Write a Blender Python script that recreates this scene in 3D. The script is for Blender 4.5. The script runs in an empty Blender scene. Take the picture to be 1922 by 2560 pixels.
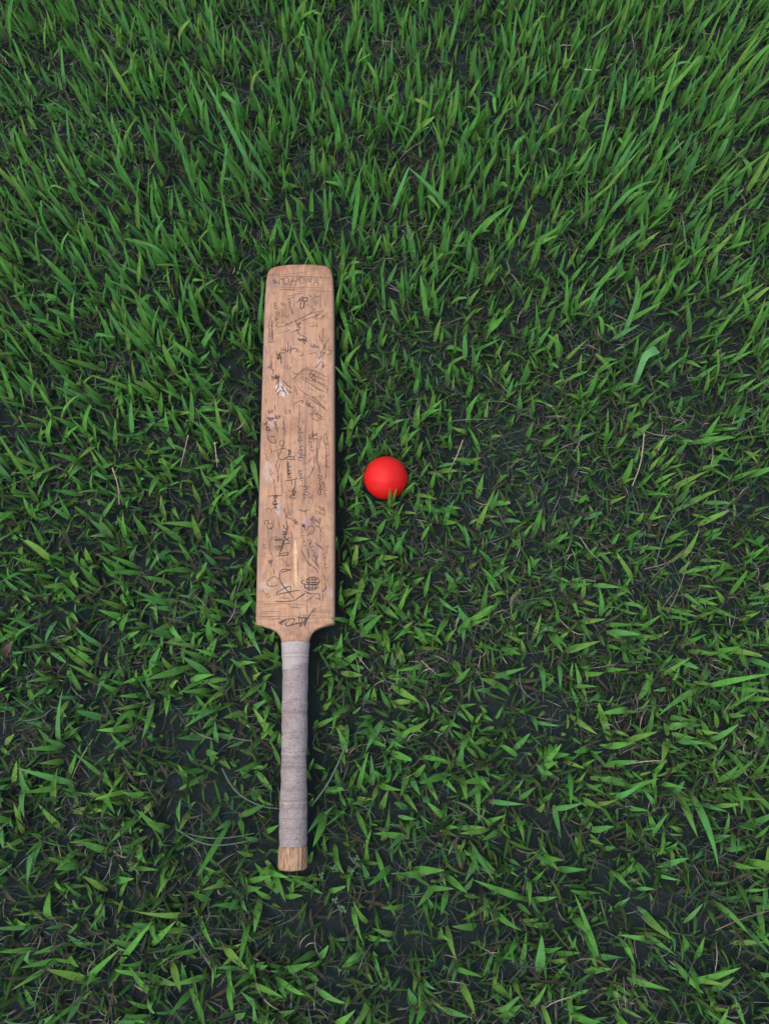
import bpy, bmesh, math, random
import numpy as np
from mathutils import Vector, Matrix

scene = bpy.context.scene
R = math.radians

# ---------------------------------------------------------------- camera
cam_data = bpy.data.cameras.new('camera')
cam = bpy.data.objects.new('camera', cam_data)
scene.collection.objects.link(cam)
cam_data.sensor_fit = 'VERTICAL'
cam_data.sensor_height = 36.0
cam_data.lens = 27.04
cam_data.clip_start = 0.02
cam_data.clip_end = 400
cam.location = (0, 0, 1.08)
cam.rotation_euler = (R(16.5), 0, 0)
scene.camera = cam

# ---------------------------------------------------------------- sky and sun (bright overcast, softly from the left)
world = bpy.data.worlds.new('World')
scene.world = world
world.use_nodes = True
wn = world.node_tree.nodes
wn.clear()
sky = wn.new('ShaderNodeTexSky')
sky.sky_type = 'NISHITA'
sky.sun_disc = False
sky.sun_elevation = R(68)
sky.sun_rotation = R(-115)
sky.air_density = 1.0
sky.dust_density = 4.0
sky.ozone_density = 1.0
bg = wn.new('ShaderNodeBackground')
bg.inputs['Strength'].default_value = 0.145
wo = wn.new('ShaderNodeOutputWorld')
world.node_tree.links.new(sky.outputs[0], bg.inputs[0])
world.node_tree.links.new(bg.outputs[0], wo.inputs[0])

sun_data = bpy.data.lights.new('sun', 'SUN')
sun_data.energy = 0.6
sun_data.angle = R(85)
sun_data.color = (1.0, 0.95, 0.88)
sun = bpy.data.objects.new('sun', sun_data)
scene.collection.objects.link(sun)
az, el = R(200), R(72)
d = Vector((math.cos(az) * math.cos(el), math.sin(az) * math.cos(el), math.sin(el)))
sun.rotation_euler = d.to_track_quat('Z', 'Y').to_euler()

vs = scene.view_settings
vs.view_transform = 'Standard'
vs.look = 'None'
vs.exposure = 1.35
vs.gamma = 1.0
vs.use_curve_mapping = False

rng = np.random.default_rng(11)
random.seed(11)
C = scene.collection


# ---------------------------------------------------------------- helpers
def tag(o, label=None, cat=None, group=None, kind=None):
    if label: o['label'] = label
    if cat: o['category'] = cat
    if group: o['group'] = group
    if kind: o['kind'] = kind
    return o


def mesh_obj(name, verts, faces, mat, parent=None, smooth=True, sharp=None, tint=None):
    me = bpy.data.meshes.new(name)
    me.from_pydata([tuple(v) for v in verts], [], faces)
    me.update()
    if smooth:
        me.polygons.foreach_set('use_smooth', [True] * len(me.polygons))
        if sharp: me.set_sharp_from_angle(angle=R(sharp))
    if tint is not None:
        at = me.color_attributes.new('tint', 'FLOAT_COLOR', 'POINT')
        at.data.foreach_set('color', np.asarray(tint, np.float32).ravel())
    me.materials.append(mat)
    o = bpy.data.objects.new(name, me)
    C.objects.link(o)
    if parent: o.parent = parent
    return o


def array_obj(name, V, Q, tint, mat):
    """One mesh from numpy arrays: V (n,3), Q (m,4) quads, tint (n,3)."""
    me = bpy.data.meshes.new(name)
    n, m = len(V), len(Q)
    me.vertices.add(n)
    me.vertices.foreach_set('co', V.astype(np.float32).ravel())
    me.loops.add(m * 4)
    me.loops.foreach_set('vertex_index', Q.astype(np.int32).ravel())
    me.polygons.add(m)
    me.polygons.foreach_set('loop_start', np.arange(0, m * 4, 4, dtype=np.int32))
    me.polygons.foreach_set('use_smooth', np.ones(m, bool))
    me.update(calc_edges=True)
    if tint is not None:
        at = me.color_attributes.new('tint', 'FLOAT_COLOR', 'POINT')
        at.data.foreach_set('color', np.c_[tint, np.ones(n)].astype(np.float32).ravel())
    me.materials.append(mat)
    o = bpy.data.objects.new(name, me)
    C.objects.link(o)
    return o


def empty(name, loc=(0, 0, 0), rz=0.0):
    o = bpy.data.objects.new(name, None)
    o.empty_display_size = 0.05
    o.location = loc
    o.rotation_euler = (0, 0, rz)
    C.objects.link(o)
    return o


def hash2(ix, iy, seed):
    h = (ix.astype(np.int64) * 374761393 + iy.astype(np.int64) * 668265263 + seed * 974634777) & 0xffffffff
    h = ((h ^ (h >> 13)) * 1274126177) & 0xffffffff
    return ((h ^ (h >> 16)) & 0xffff) / 65535.0


def vnoise(x, y, scale, seed):
    x, y = np.asarray(x) / scale, np.asarray(y) / scale
    ix, iy = np.floor(x), np.floor(y)
    fx, fy = x - ix, y - iy
    fx, fy = fx * fx * (3 - 2 * fx), fy * fy * (3 - 2 * fy)
    a, b = hash2(ix, iy, seed), hash2(ix + 1, iy, seed)
    c, e = hash2(ix, iy + 1, seed), hash2(ix + 1, iy + 1, seed)
    return (a * (1 - fx) + b * fx) * (1 - fy) + (c * (1 - fx) + e * fx) * fy


# ---------------------------------------------------------------- materials
class NT:
    def __init__(self, name):
        self.m = bpy.data.materials.new(name)
        self.m.use_nodes = True
        self.t = self.m.node_tree
        self.t.nodes.clear()
        self.out = self.n('ShaderNodeOutputMaterial')

    def n(self, typ, **kw):
        nd = self.t.nodes.new(typ)
        for k, v in kw.items(): setattr(nd, k, v)
        return nd

    def l(self, a, b): self.t.links.new(a, b)

    def val(self, sock, v):
        if hasattr(v, 'is_linked') or isinstance(v, bpy.types.NodeSocket): self.l(v, sock)
        else: sock.default_value = v

    def math(self, op, a, b=0.0, c=0.0, clamp=False):
        nd = self.n('ShaderNodeMath', operation=op, use_clamp=clamp)
        for i, v in enumerate((a, b, c)): self.val(nd.inputs[i], v)
        return nd.outputs[0]

    def mix(self, f, a, b, blend='MIX'):
        nd = self.n('ShaderNodeMix', data_type='RGBA', blend_type=blend)
        self.val(nd.inputs['Factor'], f)
        for s, v in ((nd.inputs[6], a), (nd.inputs[7], b)):
            if isinstance(v, tuple): s.default_value = v if len(v) == 4 else v + (1,)
            else: self.l(v, s)
        return nd.outputs[2]

    def ramp(self, f, lo, hi, a=0.0, b=1.0):
        nd = self.n('ShaderNodeMapRange', interpolation_type='SMOOTHSTEP')
        self.val(nd.inputs[0], f)
        for i, v in enumerate((lo, hi, a, b)): nd.inputs[i + 1].default_value = v
        return nd.outputs[0]

    def coord(self, scale=(1, 1, 1), rot=(0, 0, 0)):
        tc = self.n('ShaderNodeTexCoord')
        mp = self.n('ShaderNodeMapping')
        mp.inputs['Scale'].default_value = scale
        mp.inputs['Rotation'].default_value = rot
        self.l(tc.outputs['Object'], mp.inputs[0])
        return mp.outputs[0]

    def noise(self, vec, scale, detail=4, rough=0.55, dist=0.0):
        nd = self.n('ShaderNodeTexNoise')
        self.l(vec, nd.inputs['Vector'])
        nd.inputs['Scale'].default_value = scale
        nd.inputs['Detail'].default_value = detail
        nd.inputs['Roughness'].default_value = rough
        nd.inputs['Distortion'].default_value = dist
        return nd.outputs[0]

    def bsdf(self, col, rough=0.6, spec=0.3, bump=None, bdist=0.001, bstr=1.0):
        p = self.n('ShaderNodeBsdfPrincipled')
        if isinstance(col, tuple): p.inputs['Base Color'].default_value = col + (1,)
        else: self.l(col, p.inputs['Base Color'])
        self.val(p.inputs['Roughness'], rough)
        p.inputs['Specular IOR Level'].default_value = spec
        if bump is not None:
            b = self.n('ShaderNodeBump')
            b.inputs['Distance'].default_value = bdist
            b.inputs['Strength'].default_value = bstr
            self.l(bump, b.inputs['Height'])
            self.l(b.outputs[0], p.inputs['Normal'])
        self.l(p.outputs[0], self.out.inputs[0])
        return p


def mat_soil():
    k = NT('soil')
    v = k.coord()
    a = k.noise(v, 60, 6, 0.65)
    b = k.noise(v, 9, 4)
    col = k.mix(k.ramp(b, 0.35, 0.7), SOIL_A, SOIL_B)
    col = k.mix(k.ramp(a, 0.55, 0.75), col, SOIL_C)
    k.bsdf(col, 0.9, 0.15, k.noise(v, 160, 6, 0.75), 0.007, 1.0)
    return k.m


def mat_leaf(name, transl=0.3, rough=0.5, spec=0.25):
    k = NT(name)
    at = k.n('ShaderNodeAttribute', attribute_name='tint')
    v = k.coord()
    mott = k.ramp(k.noise(v, 90, 3), 0.3, 0.7, 0.86, 1.12)
    col = k.mix(1.0, at.outputs['Color'], k.val_rgb(mott), 'MULTIPLY')
    p = k.bsdf(col, rough, spec, k.noise(v, 700, 2), 0.0006, 0.35)
    if transl > 0:
        tr = k.n('ShaderNodeBsdfTranslucent')
        k.l(col, tr.inputs[0])
        mx = k.n('ShaderNodeMixShader')
        mx.inputs[0].default_value = transl
        k.l(p.outputs[0], mx.inputs[1])
        k.l(tr.outputs[0], mx.inputs[2])
        k.l(mx.outputs[0], k.out.inputs[0])
    return k.m


def _val_rgb(self, f):
    nd = self.n('ShaderNodeCombineColor')
    for i in range(3): self.l(f, nd.inputs[i])
    return nd.outputs[0]


NT.val_rgb = _val_rgb


def spot(k, vec_uv, cu, cv, ru, rv, nz, soft=0.55):
    """Irregular stain mask round (cv, cu) on the blade, broken up by a noise."""
    sx = k.n('ShaderNodeSeparateXYZ')
    k.l(vec_uv, sx.inputs[0])
    a = k.math('DIVIDE', k.math('SUBTRACT', sx.outputs[0], cv), rv)
    b = k.math('DIVIDE', k.math('SUBTRACT', sx.outputs[1], cu), ru)
    d2 = k.math('ADD', k.math('MULTIPLY', a, a), k.math('MULTIPLY', b, b))
    d = k.math('ADD', d2, k.math('MULTIPLY', k.math('SUBTRACT', nz, 0.5), 2.6))
    return k.ramp(d, 0.05, 0.05 + soft * 1.7, 1.0, 0.0)


def mat_willow():
    k = NT('worn_willow')
    v = k.coord()
    tc = k.n('ShaderNodeTexCoord')
    obj = tc.outputs['Object']
    fine = k.noise(k.coord((1, 0.02, 1)), 520, 5, 0.6)
    grain = k.noise(k.coord((1, 0.012, 1)), 130, 4, 0.5, 0.3)
    broad = k.noise(k.coord((1, 0.25, 1)), 28, 3)
    n1 = k.noise(v, 75, 6, 0.7)
    streak = k.noise(k.coord((1, 0.16, 1)), 260, 4, 0.65, 0.5)
    n2 = k.noise(v, 160, 5, 0.7)
    n3 = k.noise(v, 16, 3)
    col = k.mix(k.ramp(broad, 0.35, 0.65), WOOD_PINK, WOOD_TAN)
    col = k.mix(k.math('MULTIPLY', k.ramp(grain, 0.50, 0.62), 0.75), col, WOOD_ORANGE)
    col = k.mix(k.math('MULTIPLY', k.ramp(grain, 0.48, 0.36), 0.38), col, WOOD_DARK)
    col = k.mix(k.math('MULTIPLY', k.ramp(fine, 0.52, 0.66), 0.38), col, WOOD_DARK)
    col = k.mix(k.math('MULTIPLY', k.ramp(n1, 0.50, 0.66), 0.60), col, WOOD_GREY)
    col = k.mix(k.math('MULTIPLY', k.ramp(n3, 0.46, 0.64), 0.42), col, WOOD_DARK)
    col = k.mix(k.math('MULTIPLY', k.ramp(n2, 0.52, 0.66), 0.55), col, WOOD_DARK)
    col = k.mix(k.math('MULTIPLY', k.ramp(streak, 0.55, 0.66), 0.55), col, WOOD_DARK)
    col = k.mix(k.math('MULTIPLY', k.ramp(streak, 0.44, 0.34), 0.55), col, WOOD_YELLOW)
    # grime worked into both long edges and the toe
    sx = k.n('ShaderNodeSeparateXYZ')
    k.l(obj, sx.inputs[0])
    ed = k.math('ABSOLUTE', sx.outputs[0])
    edge = k.ramp(k.math('ADD', ed, k.math('MULTIPLY', k.math('SUBTRACT', n1, 0.5), 0.03)), 0.041, 0.053)
    col = k.mix(k.math('MULTIPLY', edge, 0.62), col, WOOD_GREY)
    # cross fibres left by old tape at the toe and above the shoulder
    cross = k.noise(k.coord((0.05, 1, 1)), 420, 4, 0.6)
    for u0, u1 in ((0.822, 0.838), (0.303, 0.339)):
        band = k.math('MULTIPLY', k.ramp(sx.outputs[1], u0 - 0.003, u0 + 0.001), k.ramp(sx.outputs[1], u1 - 0.002, u1 + 0.003, 1.0, 0.0))
        col = k.mix(k.math('MULTIPLY', band, k.math('MULTIPLY', k.ramp(cross, 0.50, 0.66), 0.55)), col, WOOD_DARK)
        col = k.mix(k.math('MULTIPLY', band, k.math('MULTIPLY', k.ramp(cross, 0.48, 0.30), 0.45)), col, WOOD_YELLOW)
    for cu, cv, ru, rv, c, s in STAINS:
        m = k.math('MULTIPLY', spot(k, obj, cu, cv, ru, rv, n1), k.ramp(streak, 0.42, 0.58, 0.35, 1.0))
        col = k.mix(k.math('MULTIPLY', m, s), col, c)
    h = k.math('ADD', fine, k.math('MULTIPLY', n1, 0.6))
    k.bsdf(col, 0.58, 0.25, h, 0.0006, 0.6)
    return k.m


def mat_end_wood():
    k = NT('end_wood')
    st = k.noise(k.coord((1, 0.12, 1)), 420, 4, 0.6, 0.4)
    b = k.noise(k.coord(), 60, 4)
    col = k.mix(k.ramp(st, 0.40, 0.62), (0.265, 0.168, 0.102), (0.11, 0.062, 0.036))
    col = k.mix(k.math('MULTIPLY', k.ramp(b, 0.5, 0.7), 0.4), col, (0.38, 0.23, 0.12))
    k.bsdf(col, 0.65, 0.2, st, 0.0012, 0.8)
    return k.m


def mat_tape():
    k = NT('cloth_tape')
    v = k.coord()
    weave = k.noise(k.coord((0.28, 1, 0.28)), 900, 3, 0.6)
    warp = k.noise(k.coord((1, 0.22, 1)), 900, 3, 0.6)
    wrap = k.noise(k.coord((0.08, 1, 0.08)), 130, 4, 0.6)
    n = k.noise(v, 45, 4, 0.6)
    col = k.mix(k.ramp(n, 0.35, 0.68), (0.208, 0.170, 0.160), (0.258, 0.224, 0.208))
    col = k.mix(k.math('MULTIPLY', k.ramp(weave, 0.48, 0.64), 0.55), col, (0.095, 0.072, 0.068))
    col = k.mix(k.math('MULTIPLY', k.ramp(warp, 0.54, 0.70), 0.40), col, (0.10, 0.076, 0.072))
    col = k.mix(k.math('MULTIPLY', k.ramp(wrap, 0.52, 0.66), 0.5), col, (0.115, 0.088, 0.083))
    sx = k.n('ShaderNodeSeparateXYZ')
    k.l(v, sx.inputs[0])
    top = k.math('ADD', sx.outputs[1], k.math('MULTIPLY', k.math('SUBTRACT', n, 0.5), 0.03))
    top = k.math('ADD', top, k.math('MULTIPLY', sx.outputs[0], -0.45))
    col = k.mix(k.math('MULTIPLY', k.ramp(top, 0.244, 0.249), 0.55), col, (0.33, 0.30, 0.275))
    for c, amt in ((0.0785, 0.50), (0.124, 0.08), (0.1375, 0.14), (0.262, 0.10)):
        ln = k.math('ABSOLUTE', k.math('SUBTRACT', k.math('ADD', sx.outputs[1], k.math('MULTIPLY', k.math('SUBTRACT', n, 0.5), 0.006)), c))
        col = k.mix(k.math('MULTIPLY', k.math('MULTIPLY', k.ramp(ln, 0.0006, 0.0018, 1.0, 0.0), k.ramp(n, 0.40, 0.60)), amt), col, (0.33, 0.28, 0.25))
        col = k.mix(k.math('MULTIPLY', k.ramp(k.math('ABSOLUTE', k.math('SUBTRACT', ln, 0.0026)), 0.0003, 0.0011, 1.0, 0.0), 0.30), col, (0.09, 0.07, 0.065))
    k.bsdf(col, 0.85, 0.12, k.math('ADD', weave, k.math('ADD', warp, wrap)), 0.0014, 1.0)
    return k.m


def mat_ink(name, col, cover, thin):
    """Worn felt-pen ink: skips where the pen missed the grain."""
    k = NT(name)
    n = k.noise(k.coord((1, 0.25, 1)), 600, 3, 0.65)
    p = k.bsdf(col, 0.6, 0.2)
    p.inputs['Alpha'].default_value = cover
    a = k.ramp(n, thin, thin + 0.22, 0.25 * cover, cover)
    k.l(a, p.inputs['Alpha'])
    return k.m


def mat_ball():
    k = NT('red_rubber')
    v = k.coord()
    n = k.noise(v, 60, 4, 0.6)
    col = k.mix(k.ramp(n, 0.35, 0.7), (0.42, 0.0045, 0.0025), (0.37, 0.004, 0.003))
    col = k.mix(k.math('MULTIPLY', k.ramp(k.noise(v, 210, 4, 0.7), 0.62, 0.75), 0.35), col, (0.38, 0.07, 0.055))
    k.bsdf(col, k.ramp(n, 0.3, 0.7, 0.52, 0.66), 0.22, k.noise(v, 900, 3), 0.0003, 0.5)
    return k.m


def mat_plain(name, a, b, rough=0.7, scale=120):
    k = NT(name)
    v = k.coord()
    k.bsdf(k.mix(k.ramp(k.noise(v, scale, 4), 0.35, 0.65), a, b), rough, 0.2, k.noise(v, 800, 3), 0.0004, 0.5)
    return k.m


SOIL_A, SOIL_B, SOIL_C = (0.0108, 0.0178, 0.0178), (0.0130, 0.0206, 0.0204), (0.0170, 0.0226, 0.0206)
WOOD_PINK, WOOD_TAN, WOOD_ORANGE = (0.300, 0.168, 0.107), (0.286, 0.170, 0.096), (0.262, 0.136, 0.066)
WOOD_DARK, WOOD_GREY, WOOD_YELLOW = (0.125, 0.064, 0.038), (0.175, 0.115, 0.085), (0.34, 0.205, 0.100)
PALE, BLUISH, VIOLET, CREAM = (0.42, 0.38, 0.35), (0.29, 0.28, 0.30), (0.12, 0.085, 0.09), (0.40, 0.29, 0.165)
# (u, v, half-length, half-width, colour, strength) of the wear marks on the face
STAINS = [
    (0.652, -0.028, 0.010, 0.007, PALE, 0.8), (0.643, -0.020, 0.010, 0.008, PALE, 0.7), (0.690, 0.031, 0.010, 0.005, BLUISH, 0.7), (0.760, -0.010, 0.014, 0.008, VIOLET, 0.30),
    (0.797, 0.024, 0.012, 0.010, VIOLET, 0.30), (0.720, 0.020, 0.010, 0.010, VIOLET, 0.35), (0.598, -0.037, 0.014, 0.008, BLUISH, 0.45),
    (0.520, -0.040, 0.022, 0.010, BLUISH, 0.35), (0.462, -0.026, 0.018, 0.006, BLUISH, 0.40), (0.445, 0.016, 0.008, 0.005, (0.15, 0.16, 0.27), 0.55),
    (0.410, 0.025, 0.022, 0.014, VIOLET, 0.45), (0.440, 0.022, 0.020, 0.010, WOOD_DARK, 0.40), (0.355, -0.040, 0.010, 0.010, BLUISH, 0.45),
    (0.345, 0.047, 0.010, 0.006, BLUISH, 0.45), (0.470, 0.046, 0.016, 0.006, WOOD_DARK, 0.45), (0.556, 0.006, 0.03, 0.007, VIOLET, 0.22),
    (0.620, -0.044, 0.07, 0.006, WOOD_ORANGE, 0.45), (0.400, -0.048, 0.03, 0.006, WOOD_DARK, 0.30), (0.590, -0.048, 0.012, 0.006, WOOD_DARK, 0.5),
    (0.395, 0.000, 0.022, 0.0028, CREAM, 0.95), (0.370, 0.001, 0.022, 0.0030, CREAM, 0.75), (0.352, -0.012, 0.008, 0.012, PALE, 0.35),
    (0.850, -0.030, 0.010, 0.020, (0.28, 0.09, 0.06), 0.40), (0.825, -0.040, 0.012, 0.012, VIOLET, 0.35), (0.296, -0.012, 0.005, 0.008, VIOLET, 0.7),
    (0.770, -0.030, 0.018, 0.012, WOOD_DARK, 0.35), (0.735, -0.008, 0.014, 0.018, VIOLET, 0.28), (0.668, 0.024, 0.020, 0.018, WOOD_DARK, 0.28), (0.615, 0.022, 0.014, 0.018, VIOLET, 0.26),
    (0.560, -0.030, 0.024, 0.016, WOOD_DARK, 0.30), (0.535, 0.004, 0.040, 0.012, VIOLET, 0.24), (0.505, 0.034, 0.030, 0.012, WOOD_DARK, 0.28), (0.430, -0.030, 0.016, 0.012, VIOLET, 0.26),
    (0.392, 0.032, 0.026, 0.016, WOOD_DARK, 0.30), (0.345, 0.018, 0.012, 0.016, VIOLET, 0.28), (0.835, 0.010, 0.006, 0.030, WOOD_DARK, 0.35), (0.700, -0.048, 0.05, 0.006, VIOLET, 0.30), (0.530, 0.047, 0.06, 0.006, (0.24, 0.115, 0.075), 0.35), (0.330, -0.020, 0.014, 0.02, WOOD_YELLOW, 0.4),
]
M_SOIL, M_WILLOW, M_END, M_TAPE, M_BALL = mat_soil(), mat_willow(), mat_end_wood(), mat_tape(), mat_ball()
INK = {'c': mat_ink('wood_crack', (0.05, 0.028, 0.018), 0.8, 0.2), 'k': mat_ink('ink_black', (0.036, 0.029, 0.027), 0.76, 0.26), 'b': mat_ink('ink_faded', (0.062, 0.040, 0.032), 0.66, 0.26),
       'v': mat_ink('ink_violet', (0.066, 0.048, 0.054), 0.64, 0.26), 'f': mat_ink('ink_scratch', (0.080, 0.048, 0.034), 0.50, 0.30), 'u': mat_ink('ink_blue', (0.04, 0.045, 0.11), 0.7, 0.30)}
M_GRASS = mat_leaf('grass_blade', 0.45, 0.66, 0.10)
M_LITTER = mat_leaf('dry_litter', 0.10, 0.8, 0.1)
M_SEAM = mat_plain('red_ridge', (0.41, 0.0045, 0.0025), (0.36, 0.004, 0.003), 0.5)
M_STALK = {'straw': mat_plain('pale_straw', (0.27, 0.225, 0.16), (0.19, 0.15, 0.10)), 'brown': mat_plain('brown_straw', (0.13, 0.096, 0.07), (0.085, 0.06, 0.042)),
           'grey': mat_plain('grey_straw', (0.21, 0.19, 0.17), (0.14, 0.12, 0.10)), 'stem': mat_plain('grass_stem', (0.050, 0.085, 0.054), (0.038, 0.064, 0.040), 0.6)}
M_DEAD = mat_plain('dead_leaf', (0.070, 0.040, 0.028), (0.045, 0.028, 0.020), 0.75)
M_CLOVER = mat_plain('clover_leaf', (0.040, 0.085, 0.042), (0.03, 0.065, 0.03), 0.6)
M_FOLD = mat_plain('folded_blade', (0.060, 0.180, 0.056), (0.050, 0.150, 0.044), 0.55)

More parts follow.
